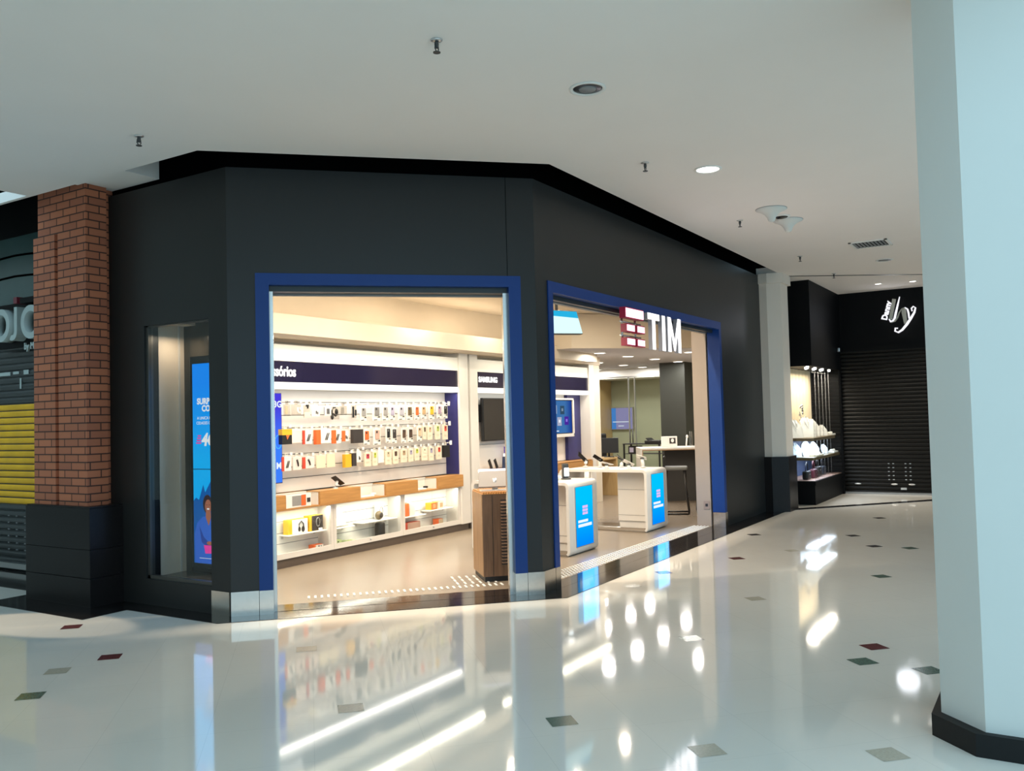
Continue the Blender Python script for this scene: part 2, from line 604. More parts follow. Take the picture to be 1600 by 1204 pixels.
# ---- mall ceiling (open to daylight behind the camera and beyond the left corner)
b = MB()
b.prism([(4.61, 12.9), (4.61, 5.80), (6.66, 3.70), (14.12, 3.72), (14.12, 4.1), (17.6, 4.1), (17.6, -9), (11.5, -9), (9.0, -2.6), (4.4, -0.9), (3.2, 1.5), (-5, 1.5), (-5, 8.2), (4.57, 8.2), (4.57, 12.9)], CZ, CZ + 0.10)
struct(b.build('ceiling', K['ceil']), 'plain off-white mall ceiling')
b = MB()
b.prism([(14.45, 3.83), (16.2, 1.47), (19.0, -2.3), (19.05, -2.26), (16.24, 1.50), (14.5, 3.86)], CZ - 0.004, CZ)
struct(b.build('trim_3', K['darkrail']), 'thin dark joint across the ceiling near the far shop')
# near-black boards: the shade of the gap is put into their colour
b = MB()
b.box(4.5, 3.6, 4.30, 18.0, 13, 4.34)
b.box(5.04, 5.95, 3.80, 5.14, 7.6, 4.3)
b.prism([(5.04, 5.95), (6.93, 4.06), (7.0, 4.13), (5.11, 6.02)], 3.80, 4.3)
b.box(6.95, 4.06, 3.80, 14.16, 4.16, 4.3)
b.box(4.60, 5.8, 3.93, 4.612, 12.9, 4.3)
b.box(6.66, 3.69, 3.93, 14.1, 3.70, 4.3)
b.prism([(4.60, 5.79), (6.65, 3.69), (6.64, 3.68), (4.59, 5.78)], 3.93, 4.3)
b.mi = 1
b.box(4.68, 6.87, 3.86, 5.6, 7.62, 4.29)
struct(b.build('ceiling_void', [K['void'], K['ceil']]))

# ---- front walls of the shop
WZ = 3.80
b = MB()   # left face, with the window hole
y0, y1, wz0, wz1 = 6.17, 7.06, 0.235, 2.525
b.prism([(5.0, 5.93), (5.0, y0), (5.15, y0), (5.15, 6.10)], 0.0, WZ)
b.box(5.0, y1, 0.0, 5.15, 7.60, WZ)
b.box(5.0, y0, 0.0, 5.15, y1, wz0)
b.box(5.0, y0, wz1, 5.15, y1, WZ)
struct(b.build('wall_left', K['facade']), 'charcoal left face of the shop front with the tall window')
b = MB()
b.T = rot_frame((5.0, 5.93, 0), UA, -NA)
b.box(0.0, 0.0, 0.0, 0.235, 0.20, WZ)
b.box(0.235, 0.0, 2.88, 2.55, 0.20, WZ)
b.T = Matrix.Identity(4)
b.prism([(5.0 + 2.55 * S2, 5.93 - 2.55 * S2), (6.91, 4.02), (7.13, 4.02), (7.13, 4.19), (6.95, 4.30), (6.945, 4.265)], 0.0, WZ)
struct(b.build('wall_front', K['facade']), 'charcoal chamfered shop front around the left entrance')
b = MB()
b.box(7.13, 4.02, 2.88, 12.10, 4.19, WZ)
b.box(12.10, 4.02, 0.0, 14.16, 4.19, WZ)
struct(b.build('wall_right', K['facade']), 'charcoal right face of the shop front around the wide opening')
b = MB()   # joint lines between the cladding sheets
b.T = rot_frame((5.0, 5.93, 0), UA, -NA)
b.box(2.440, -0.002, 2.89, 2.444, 0.001, 3.9)
struct(b.build('trim_4', K['void']))

# ---- royal blue portal frames
def portal(name, org, ux, n, u0, u1, z1, w, depth, bw=0.10, prot=0.012, hz=None, label=None):
    m = MB()
    m.T = rot_frame(org, ux, tuple(-v for v in n))
    m.box(u0, -prot, 0.20, u0 + w, depth, z1)
    m.box(u1 - w, -prot, 0.20, u1, depth, z1)
    m.box(u0 + w, -prot, z1 - bw, u1 - w, depth, z1)
    o = m.build(name, K['blue'])
    return struct(o, label)
portal('trim_5', (5.0, 5.93, 0), UA, NA, 0.230, 2.560, 2.893, 0.112, 0.12, label='royal blue frame of the left entrance')
portal('trim_6', (0, 4.02, 0), (1, 0, 0), (0, -1, 0), 7.13, 12.10, 2.883, 0.09, 0.165, bw=0.105, label='royal blue frame of the wide opening under the lit sign')
# steel feet of the frames and cladding
b = MB()
b.T = rot_frame((5.0, 5.93, 0), UA, -NA)
b.box(0.0, -0.014, 0.004, 0.226, 0.1, 0.205)
b.box(0.230, -0.016, 0.004, 0.345, 0.1, 0.203)
b.box(2.445, -0.016, 0.004, 2.556, 0.1, 0.203)
b.box(2.560, -0.014, 0.004, 2.715, 0.1, 0.205)
b.T = Matrix.Identity(4)
b.box(4.986, 5.94, 0.004, 5.02, 6.16, 0.205)
b.box(6.905, 4.006, 0.004, 7.125, 4.05, 0.205)
b.box(7.13, 4.004, 0.004, 7.222, 4.18, 0.203)
b.box(12.01, 4.004, 0.004, 12.11, 4.18, 0.203)
struct(b.build('baseboard_front', K['steel']), 'brushed steel foot of the dark cladding and blue frames')
# headers behind the frames: dark shutter slot, then a grey header
b = MB()
b.T = rot_frame((5.0, 5.93, 0), UA, -NA)
b.box(0.30, 0.06, 2.745, 2.48, 0.20, 2.9)
b.T = Matrix.Identity(4)
b.box(7.15, 4.10, 2.735, 12.0, 4.15, 2.9)
struct(b.build('trim_7', K['darkrail']))
b = MB()
b.T = rot_frame((5.0, 5.93, 0), UA, -NA)
b.box(0.30, 0.20, 2.73, 2.62, 0.25, 3.4)
b.T = Matrix.Identity(4)
b.box(7.0, 4.19, 2.73, 12.1, 4.24, 3.4)
struct(b.build('trim_8', K['grey']))
b = MB()
b.box(7.3, 4.245, 2.772, 9.4, 4.252, 2.79)
struct(b.build('trim_9', K['ledwarm']))
# chrome guide rails of the shutter
b = MB()
b.T = rot_frame((5.0, 5.93, 0), UA, -NA)
b.box(0.342, 0.055, 0.005, 0.372, 0.12, 2.745)
b.box(2.405, 0.055, 0.005, 2.448, 0.12, 2.745)
struct(b.build('trim_10', K['chrome']), 'chrome guide rails at both sides of the left entrance')

# ---- shop floor
b = MB()
b.prism([(5.16, 6.15), (7.0, 4.40), (7.1, 4.21), (14.1, 4.21), (20.3, 4.21), (20.3, 10.3), (14.86, 10.3), (14.86, 7.8), (5.16, 7.8)], -0.05, 0.003)
struct(b.build('shop_floor', K['shopfloor']), 'greige tiled floor inside the bright shop')
# tactile paving studs let into the floor: bars at the left entrance, dots at the right
b = MB()
b.T = rot_frame((5.0, 5.93, 0), UA, -NA)
for i in range(32):
    u = 0.62 + i * 0.0585
    b.box(u, 0.535, 0.003, u + 0.022, 0.645, 0.009, 0.003)
for r in range(3):
    for i in range(6):
        u = 2.03 + i * 0.075
        b.box(u, 0.70 + r * 0.16, 0.003, u + 0.022, 0.70 + r * 0.16 + 0.12, 0.009, 0.003)
struct(b.build('tactile_floor_strip', K['matwhite']), 'white tactile bars let into the floor of the left entrance')
b = MB()
for i in range(80):
    for j in range(5):
        x = 7.35 + i * 0.0585
        y = 4.25 + j * 0.05
        b.lathe([(0.017, 0.003), (0.013, 0.009)], (x, y, 0), 6)
struct(b.build('tactile_floor_strip', K['matwhite']), 'dotted tactile strip let into the floor of the wide opening')

# ---- shop shell
b = MB()
b.box(5.16, 7.64, 0, 14.86, 7.80, 3.3)
struct(b.build('wall_back', K['beige']), 'beige back wall of the shop')
b = MB()
b.box(14.70, 7.80, 0, 14.86, 10.3, 3.3)
b.box(14.86, 10.15, 0, 20.3, 10.3, 3.3)
b.box(12.10, 4.19, 0, 20.3, 4.21, 3.3)
struct(b.build('wall_side', K['beige']))
b = MB()
b.box(20.0, 4.21, 0, 20.2, 10.2, 3.3)
struct(b.build('wall_far', mat('sage_wall_paint', (0.40, 0.41, 0.30), 0.7, vary=0.03)), 'pale sage far wall of the back office')
b = MB()
b.box(12.01, 4.21, 0.003, 14.1, 4.42, 2.80)
struct(b.build('wall_pier', mat('taupe_pier_paint', (0.36, 0.29, 0.235), 0.7, vary=0.03)), 'beige pier inside the right end of the wide opening')
b = MB()
b.prism([(5.16, 6.12), (6.95, 4.33), (7.1, 4.20), (20.3, 4.20), (20.3, 10.3), (14.7, 10.3), (14.7, 7.8), (5.16, 7.8)], 3.27, 3.33)
struct(b.build('shop_ceiling', K['beige']), 'beige shop ceiling')
b = MB()   # dropped grey ceiling towards the office
pts = [(12.5, 6.62), (14.93, 4.43), (20.0, 4.43), (20.0, 10.15), (14.9, 10.15), (14.9, 7.61), (12.5, 7.61)]
b.prism(pts, 2.702, 3.26)
b.mi = 1
b.quad([(p[0], p[1], 2.70) for p in pts[:]])
struct(b.build('dropped_ceiling', [K['beige'], K['greyceil']]), 'dropped grey ceiling with round lights over the back office')
b = MB()
b.box(18.9, 7.3, 2.47, 19.99, 10.14, 2.699)
struct(b.build('cove', K['matwhite']), 'white cove band above the sage office wall')
# soffit box over the display wall
b = MB()
b.box(5.2, 6.9, 2.553, 13.98, 7.62, 2.765)
b.box(13.98, 7.28, 2.553, 14.86, 7.62, 2.88)
struct(b.build('soffit_beam', K['beige']), 'beige soffit running above the display wall')

# ---- window of the left face: aluminium frame, pane, lined display box
b = MB()
b.box(5.02, y0, wz0, 5.07, y0 + .012, wz1)
b.box(5.02, y1 - .035, wz0, 5.07, y1, wz1)
b.box(5.02, y0, wz0, 5.07, y1, wz0 + .03)
b.box(5.02, y0, wz1 - .012, 5.07, y1, wz1)
w1 = struct(b.build('window_1', mat('bronze_aluminium', (0.10, 0.095, 0.085), 0.35, 0.6)), 'tall shop window with the lit blue screen behind it')
b = MB()
b.box(5.035, y0 + .012, wz0 + .03, 5.043, y1 - .035, wz1 - .012)
struct(b.build('window_pane', K['wglass'], w1))
b = MB()
b.box(5.16, 7.07, 0.2, 5.46, 7.09, 2.6)
b.mi = 1
b.box(5.44, 6.28, 0.2, 5.46, 7.07, 2.6)
b.box(5.16, 6.16, 0.2, 5.46, 7.09, 0.235)
b.box(5.16, 6.16, 2.58, 5.46, 7.09, 2.6)
b.mi = 2
b.box(5.37, 7.055, 0.24, 5.385, 7.068, 2.57)
struct(b.build('window_lining', [mat('taupe_lining', (0.74, 0.62, 0.49), 0.6), mat('bronze_mirror', (0.035, 0.031, 0.024), 0.2, spec=0.4), K['white']], w1))

# ---- brick pillar with black granite foot
b = MB()
b.box(4.72, 7.505, 0.90, 4.93, 7.95, 4.25)
b.box(4.72, 8.005, 0.90, 4.93, 8.36, 3.45)
b.box(4.72, 8.005, 3.45, 4.93, 8.28, 4.25)
b.box(4.75, 7.95, 0.90, 4.93, 8.005, 3.45)
b.box(4.72, 7.95, 3.45, 4.93, 8.005, 4.25)
b.box(4.93, 7.575, 0.90, 5.5, 8.30, 4.25)
bp = struct(b.build('brick_pillar', K['brick']), 'red brick pillar on a black granite foot at the left')
b = MB()
for z0, z1 in ((0.0, 0.257), (0.261, 0.513), (0.517, 0.885)):
    b.box(4.665, 7.39, z0, 5.0, 8.42, z1, 0.004)
    b.box(5.0, 7.46, z0, 5.4, 8.42, z1, 0.004)
b.box(4.675, 7.40, 0.0, 5.38, 8.41, 0.9)
struct(b.build('pillar_foot', K['footgran'], bp))

# ---- white square column in front, right edge of the view
b = MB()
def oct_(x0, y0, x1, y1, c):
    return [(x0, y0 + c), (x0 + c, y0), (x1 - c, y0), (x1, y0 + c), (x1, y1 - c), (x1 - c, y1), (x0 + c, y1), (x0, y1 - c)]
b.prism(oct_(4.585, -0.30, 5.465, 0.545, 0.205), 0.09, CZ)
c1 = struct(b.build('front_column', K['white_col']), 'white chamfered column with a black foot at the right edge')
b = MB()
b.prism(oct_(4.545, -0.34, 5.505, 0.585, 0.205), 0.0, 0.105)
struct(b.build('column_foot', K['footblk'], c1))

# ---- narrow white pillar at the end of the dark front
b = MB()
b.prism([(14.10, 3.90), (14.20, 3.70), (14.62, 3.70), (14.62, 4.02), (14.10, 4.02)], 0.87, 3.74)
b.prism([(14.06, 3.88), (14.17, 3.655), (14.66, 3.655), (14.66, 4.02), (14.06, 4.02)], 3.66, 3.82)
c2 = struct(b.build('end_pillar', mat('warm_white_paint', (0.72, 0.62, 0.53), 0.6, vary=0.02)), 'narrow white pillar with a black foot beside the jewellery showcase')
b = MB()
b.prism([(14.05, 3.90), (14.16, 3.66), (14.66, 3.66), (14.66, 4.02), (14.05, 4.02)], 0.0, 0.875)
struct(b.build('pillar_foot', K['footgran'], c2))

# ---- dark shop at the left: wall, teal fascia, roller shutter
b = MB()
b.box(5.56, 8.2, 2.56, 5.7, 14, 4.3)
b.box(5.56, 8.2, 0, 5.7, 8.45, 2.6)
struct(b.build('wall_left_shop', K['blackwall']))
b = MB()
b.box(5.50, 8.3, 3.06, 5.555, 13.5, 3.83)
b.mi = 1
for z in (3.36, 3.60):
    b.tube([(5.495, 8.3 + i * 0.26, z + 0.015 * sin(i * 1.1)) for i in range(20)], 0.012, 6)
struct(b.build('trim_11', [K['teal'], K['void']]), 'teal fascia above the letters of the dark shop')


def shutter(name, axis_x, ya, yb, z1, pitch, mats, band=None):
    """Roller shutter: convex slats with dark grooves, one rolled profile swept sideways."""
    m = MB()
    n = int(z1 / pitch)
    prof = []
    for i in range(n + 1):
        z = i * pitch
        for t, d in ((0.0, 0.0), (0.10, -0.010), (0.3, -0.016), (0.6, -0.018), (0.85, -0.011), (0.93, 0.0)):
            prof.append((axis_x + d, min(z + t * pitch, z1)))
    lo = [m._v((p[0], ya, p[1])) for p in prof]
    hi = [m._v((p[0], yb, p[1])) for p in prof]
    for i in range(len(prof) - 1):
        zc = (prof[i][1] + prof[i + 1][1]) / 2
        m.mi = 1 if band and band[0] < zc < band[1] and (zc / pitch) % 1 < 0.8 else 0
        m._f([lo[i], lo[i + 1], hi[i + 1], hi[i]])
    return struct(m.build(name, mats))


d1 = shutter('door_1', 5.54, 8.45, 13.5, 2.56, 0.0765, [K['shutter'], K['yellow']], (0.75, 1.90))
d1['label'] = 'dark roller shutter with a broad yellow band behind the brick pillar'
b = MB()
for gy in (9.95, 10.12, 10.29, 10.8, 10.97):
    for k in range(6):
        b.box(5.512, gy, 0.24 + k * 0.0765, 5.525, gy + 0.03, 0.25 + k * 0.0765)
struct(b.build('vent_slots', K['grey'], d1))
b = MB()
b.box(5.50, 8.45, 0.03, 5.53, 13.4, 0.09)
struct(b.build('bottom_rail', K['silver'], d1))

# ---- black shop at the far end: shutter, wall above it, showcase portal
d2 = shutter('door_2', 17.62, -4.0, 3.50, 2.76, 0.074, [K['shutterblk']])
d2['label'] = 'black roller shutter at the end of the mall corridor'
b = MB()
for gy in (2.62, 2.70, 2.33, 2.41):
    for k in range(5):
        b.box(17.592, gy, 0.27 + k * 0.074, 17.602, gy + 0.03, 0.285 + k * 0.074)
struct(b.build('vent_slots', K['silver'], d2))
b = MB()
for gy in (3.22, 2.58, 2.28):
    b.ellipsoid((17.595, gy + 0.05, 0.19), 0.012, 0.06, 0.016)
b.box(17.585, 2.42, 0.09, 17.6, 2.52, 0.13)
struct(b.build('handle', K['silver'], d2))
b = MB()
b.box(17.60, -4.0, 0.0, 17.63, 3.5, 0.035)
struct(b.build('bottom_rail', K['grey'], d2))
b = MB()
b.box(17.62, -4.0, 2.76, 17.8, 4.1, 3.9)
b.box(17.58, -4.0, 2.70, 17.62, 3.5, 2.78)
b.box(17.62, 3.45, 0.0, 17.8, 4.1, 2.76)
b.box(15.25, 3.50, 2.36, 17.62, 4.2, 3.9)
b.box(15.25, 4.10, 0.0, 17.62, 4.2, 2.36)
b.box(14.60, 3.97, 0.0, 15.25, 4.2, 3.9)
b.box(17.50, 3.50, 0.0, 17.62, 4.1, 2.36)
struct(b.build('wall_far_shop', K['blackwall']), 'black wall of the closed jewellery shop')
# far end of the corridor behind the front column
b = MB()
b.box(17.6, -9, 0, 17.8, -4.0, 3.9)
struct(b.build('wall_end', K['white_col']))
b = MB()
b.box(-6.2, 2.0, 0, -6.0, 16, 8.0)
b.box(-6.0, 15.8, 0, 5.6, 16, 8.0)
struct(b.build('wall_opposite', mat('opposite_shop_wall', (0.42, 0.38, 0.33), 0.7)))  # unseen walls added to keep sky light off the left face

# ================================================================== CEILING FIXTURES
def sprinkler(x, y, label, s=1.0, z=CZ):
    t = thing('fire_sprinkler', label, 'sprinkler', (x, y, z), 0, 'fire sprinklers in the mall ceiling')
    m = MB()
    m.lathe([(0.035 * s, 0.0), (0.034 * s, -0.006 * s), (0.014 * s, -0.012 * s)], seg=16)
    m.build('escutcheon', K['silver'], t)
    m = MB()
    m.lathe([(0.012 * s, -0.01 * s), (0.014 * s, -0.03 * s), (0.010 * s, -0.045 * s), (0.010 * s, -0.05 * s)], seg=10)
    m.tube([(-0.014 * s, 0, -0.03 * s), (-0.017 * s, 0, -0.055 * s), (0, 0, -0.075 * s)], 0.004 * s, 6)
    m.tube([(0.014 * s, 0, -0.03 * s), (0.017 * s, 0, -0.055 * s), (0, 0, -0.075 * s)], 0.004 * s, 6)
    m.build('sprinkler_body', K['dark'], t)
    m = MB()
    m.lathe([(0.022 * s, -0.078 * s), (0.022 * s, -0.074 * s)], seg=16)
    m.build('deflector', K['dark'], t)
sprinkler(4.07, 2.99, 'dark sprinkler head hanging alone at the top centre of the ceiling', 1.0)
sprinkler(4.117, 5.849, 'small sprinkler head in the ceiling above the brick pillar')
sprinkler(7.134, 2.996, 'small sprinkler head just before the lit ceiling lamp')
sprinkler(9.958, 3.03, 'small sprinkler head beside the pair of white ceiling antennas')
sprinkler(12.834, 3.05, 'small sprinkler head between the air vent and the dark shop front')
sprinkler(14.84, 3.0, 'tiny sprinkler head on the dark joint across the far ceiling')


def ring_lamp(x, y, label, lit, r=0.125, z=CZ, name='recessed_downlight', group='round recessed lamps of the mall ceiling'):
    t = thing(name, label, 'ceiling light', (x, y, z), 0, group)
    m = MB()
    m.lathe([(r * 1.0, -0.001), (r * 1.0, -0.008), (r * 0.84, -0.010), (r * 0.80, -0.002)], seg=40, cap=False)
    m.build('trim_ring', K['matwhite'], t)
    if lit:
        m = MB()
        m.lathe([(r * 0.80, -0.004), (r * 0.5, -0.007), (0.001, -0.008)], seg=32)
        m.build('lamp_face', K['lampdisc'], t)
    else:
        m = MB()
        m.lathe([(r * 0.80, -0.0012), (r * 0.74, -0.0045), (0.001, -0.0045)], seg=32)
        m.build('reflector', mat('dark_reflector', (0.05, 0.055, 0.06), 0.25, 0.7), t)
        m = MB()
        m.lathe([(r * 0.5, -0.0046), (r * 0.45, -0.012), (0.001, -0.014)], seg=24)
        m.build('bulb', K['grey'], t)
    return t
ring_lamp(5.27, 2.614, 'unlit round recessed lamp in the ceiling over the left entrance side', False)
ring_lamp(7.672, 2.612, 'glowing round recessed lamp in the mall ceiling', True)
lamp('ceiling_lamp_light', 'SPOT', (7.672, 2.612, CZ - 0.03), 85, NEUT, (7.672, 2.612, 0), 0.09, spot=radians(95), blend=0.7)
ring_lamp(14.02, 2.103, 'unlit round recessed lamp beyond the air vent', False)
ring_lamp(16.61, 2.61, 'left one of two small lit lamps above the script sign', True, 0.07)
ring_lamp(16.71, 2.06, 'right one of two small lit lamps above the script sign', True, 0.07)
for x, y in ((16.61, 2.61), (16.71, 2.06)):
    lamp('far_lamp_light', 'SPOT', (x, y, CZ - 0.03), 150, NEUT, (x - 0.9, y + .2, 0), 0.03, spot=radians(105), blend=0.8)

for x, y, lb in ((9.62, 2.575, 'white flared ceiling antenna, the one nearer the lit lamp'), (10.31, 2.57, 'white flared ceiling antenna, the one nearer the air vent')):
    t = thing('ceiling_antenna', lb, 'antenna', (x, y, CZ), 0, 'white flared ceiling antennas')
    m = MB()
    m.lathe([(0.165, 0.0), (0.163, -0.012), (0.120, -0.03), (0.072, -0.06), (0.048, -0.095), (0.036, -0.13), (0.020, -0.142), (0.001, -0.145)], seg=36)
    m.build('flared_shell', K['white_col'], t)
    m = MB()
    m.lathe([(0.168, 0.0), (0.168, -0.004), (0.160, -0.004)], seg=36)
    m.build('base_ring', K['grey'], t)
t = thing('dome_camera', 'small dome camera between the two white ceiling antennas', 'camera', (10.05, 2.58, CZ))
m = MB(); m.lathe([(0.10, 0), (0.10, -0.008), (0.08, -0.012)], seg=24); m.build('housing', K['matwhite'], t)
m = MB(); m.lathe([(0.078, -0.011), (0.06, -0.022), (0.03, -0.03), (0.001, -0.032)], seg=24); m.build('dome', K['glossblk'], t)

t = thing('air_vent', 'rectangular white air vent grille set in the ceiling', 'air vent', (12.5, 2.04, CZ), 0)
m = MB()
W_, H_ = 0.25, 0.24
m.T = Matrix.Rotation(radians(0), 4, 'Z')
m.box(-W_, -H_, -0.012, W_, -H_ + 0.035, 0); m.box(-W_, H_ - 0.035, -0.012, W_, H_, 0)
m.box(-W_, -H_, -0.012, -W_ + 0.035, H_, 0); m.box(W_ - 0.035, -H_, -0.012, W_, H_, 0)
m.build('frame', K['matwhite'], t)
m = MB(); m.box(-W_ + .03, -H_ + .03, -0.003, W_ - .03, H_ - .03, -0.001); m.build('duct_opening', K['void'], t)
m = MB()
for i in range(9):
    yy = -H_ + 0.055 + i * 0.045
    m.quad([(-W_ + .035, yy, -0.003), (W_ - .035, yy, -0.003), (W_ - .035, yy + .022, -0.013), (-W_ + .035, yy + .022, -0.013)])
m.build('louvres', K['grey'], t)

# shop downlights in the dropped ceiling
spots = [(13.60, 6.66, 'first'), (14.82, 6.68, 'second'), (16.03, 6.66, 'third'), (17.24, 6.65, 'fourth'), (16.06, 7.90, None), (17.33, 7.93, None),
         (18.43, 7.96, None), (18.5, 9.15, None), (14.75, 5.46, None), (17.25, 9.15, None), (16.0, 5.42, None), (17.3, 5.42, None)]
LBL = ['round lamp by the tall white portal, front row of the grey ceiling', 'round lamp under the red logo, front row of the grey ceiling',
       'round lamp under the lit white letters, front row', 'round lamp before the dark office column, front row',
       'round lamp half hidden by the portal, middle row of the grey ceiling', 'left lamp of the middle row, in front of the white cove',
       'right lamp of the middle row, in front of the white cove', 'small-looking round lamp of the rear row beside the portal',
       'round lamp next to the beige pier, right of the lit letters']
proto = None
for i, (x, y, _) in enumerate(spots):
    lb = LBL[i] if i < len(LBL) else None
    if lb:
        t = thing('surface_downlight', lb, 'ceiling light', (x, y, 2.70), 0, 'round lamps of the grey shop ceiling')
        m = MB(); m.lathe([(0.115, 0), (0.115, -0.022), (0.100, -0.024)], seg=32, cap=False); m.build('rim', K['matwhite'], t)
        m = MB(); m.lathe([(0.112, -0.018), (0.001, -0.0185)], seg=32); m.build('diffuser', K['lampdisc'], t)
    lamp('downlight', 'AREA', (x, y, 2.672), 17, COOLW, None, 0.2)

# ================================================================== SIGNS
RED = emit('sign_red_glow', (1.0, 0.62, 0.74), 1.9)
REDS = mat('sign_red_side', (0.40, 0.01, 0.05), 0.4)
WGLOW = emit('sign_white_glow', (1.0, 0.98, 1.0), 1.6)
SIDE = mat('sign_letter_side', (0.30, 0.30, 0.34), 0.4)
t = thing('shop_sign', 'lit shop sign with pink bar logo and three white letters', 'sign', (9.3, 3.97, 2.35))
def glow_block(x0, z0, x1, z1, name):
    m = MB()
    m.box(x0, 3.92, z0, x1, 3.99, z1)
    m.mi = 1
    m.box(x0 + .012, 3.915, z0 + .012, x1 - .012, 3.921, z1 - .012)
    m.build(name, [REDS, RED], t, (9.3, 3.97, 2.35))
glow_block(8.66, 2.655, 9.15, 2.775, 'logo_bar')
for z0, z1 in ((2.505, 2.595), (2.355, 2.445)):
    glow_block(8.68, z0, 8.90, z1, 'logo_square')
    glow_block(8.96, z0, 9.17, z1, 'logo_square')
m = MB()
for x in (8.70, 9.05):
    m.tube([(x, 3.985, 2.36), (x, 3.985, 2.76)], 0.013, 8)
for z in (2.47, 2.62):
    m.tube([(8.65, 3.985, z), (9.2, 3.985, z)], 0.009, 8)
m.build('support_rods', K['chrome'], t, (9.3, 3.97, 2.35))
def poly_letter(name, polys, x0, sx, z0, sz):
    m = MB()
    for p in polys:
        pts = [(x0 + a * sx, z0 + c * sz) for a, c in p]
        # prism along y
        lo = [m._v((a, 3.935, c)) for a, c in pts]
        hi = [m._v((a, 3.985, c)) for a, c in pts]
        m.mi = 1
        m._f(lo)
        m.mi = 0
        m._f(hi[::-1])
        for i in range(len(lo)):
            j = (i + 1) % len(lo)
            m._f([lo[i], hi[i], hi[j], lo[j]])
    m.build(name, [SIDE, WGLOW], t, (9.3, 3.97, 2.35))
poly_letter('letter', [[(0, 1), (0, .82), (.36, .82), (.36, 0), (.64, 0), (.64, .82), (1, .82), (1, 1)]], 9.30, 0.35, 2.35, 0.42)
poly_letter('letter', [[(0, 1), (0, 0), (1, 0), (1, 1)]], 9.725, 0.10, 2.35, 0.42)
poly_letter('letter', [[(0, 1), (0, 0), (.24, 0), (.24, 1)], [(1, 1), (1, 0), (.76, 0), (.76, 1)], [(.24, 1), (.24, .55), (.44, .04), (.56, .04), (.76, .55), (.76, 1), (.5, .36)]], 9.905, 0.43, 2.35, 0.42)
lamp('sign_light', 'AREA', (9.6, 3.86, 2.55), 4, (1.0, 0.92, 0.95), (9.6, 0, 2.55), 1.2, 0.4)

# sign of the dark shop at the left (only its end shows past the pillar)
t = thing('shop_sign', 'unlit raised grey letters with a red block on the dark shop', 'sign', (5.35, 9.6, 2.6))
og = (5.35, 9.6, 2.6)
YD = (0, -1, 0)
def ring_letter(yc, zc, ry, rz, w, name):
    m = MB()
    n = 36
    o1, i1 = [], []
    for k in range(n):
        a = 2 * pi * k / n
        o1.append((yc + ry * cos(a), zc + rz * sin(a)))
        i1.append((yc + (ry - w) * cos(a), zc + (rz - w) * sin(a)))
    V = [[m._v((x, p[0], p[1])) for p in ring] for ring, x in ((o1, 5.30), (i1, 5.30), (o1, 5.42), (i1, 5.42))]
    for k in range(n):
        j = (k + 1) % n
        m._f([V[0][k], V[0][j], V[1][j], V[1][k]])
        m._f([V[2][k], V[2][j], V[3][j], V[3][k]])
        m._f([V[0][k], V[0][j], V[2][j], V[2][k]], True)
        m._f([V[1][k], V[1][j], V[3][j], V[3][k]], True)
    m.build(name, K['signgrey'], t, og)
ring_letter(10.06, 2.785, 0.185, 0.185, 0.065, 'letter')
ring_letter(9.46, 2.785, 0.185, 0.185, 0.065, 'letter')
m = MB()
pts = [(9.80, 2.97), (9.73, 2.97), (9.73, 2.70)] + [(9.835 + 0.105 * cos(a), 2.705 + 0.105 * sin(a)) for a in [radians(d) for d in (350, 330, 310, 290, 270, 250, 235)][::-1]][::-1]
pts = [(9.72, 2.97)] + [(9.82 + 0.10 * cos(radians(a)), 2.70 + 0.10 * sin(radians(a))) for a in (180, 200, 220, 240, 260, 280, 300)] + \
      [(9.82 + 0.04 * cos(radians(a)), 2.70 + 0.04 * sin(radians(a))) for a in (300, 270, 240, 210, 180)] + [(9.78, 2.97)]
lo = [m._v((5.30, p[0], p[1])) for p in pts]; hi = [m._v((5.42, p[0], p[1])) for p in pts]
m._f(lo); m._f(hi[::-1])
for i in range(len(lo)):
    j = (i + 1) % len(lo)
    m._f([lo[i], lo[j], hi[j], hi[i]])
m.build('letter', K['signgrey'], t, og)
m = MB(); m.box(5.30, 9.72, 3.01, 5.42, 9.79, 3.08); m.mi = 1; m.box(5.30, 9.2, 3.0, 5.5, 9.66, 3.06)
m.box(5.43, 8.6, 2.54, 5.46, 10.4, 3.04)
m.build('backing', [K['signred'], K['blackwall']], t, og)
text('tagline', 'by Mc', 0.10, (5.33, 9.60, 2.49), YD, (-1, 0, 0), K['signgrey'], t, 0.02, 0.003, og)
m = MB()  # plain pale bars for the blurred marks on the shutter
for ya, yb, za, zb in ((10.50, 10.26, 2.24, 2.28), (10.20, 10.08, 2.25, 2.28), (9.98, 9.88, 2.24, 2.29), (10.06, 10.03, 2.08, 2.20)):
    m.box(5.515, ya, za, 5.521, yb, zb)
struct(m.build('worn_sticker', K['signgrey'], d1))

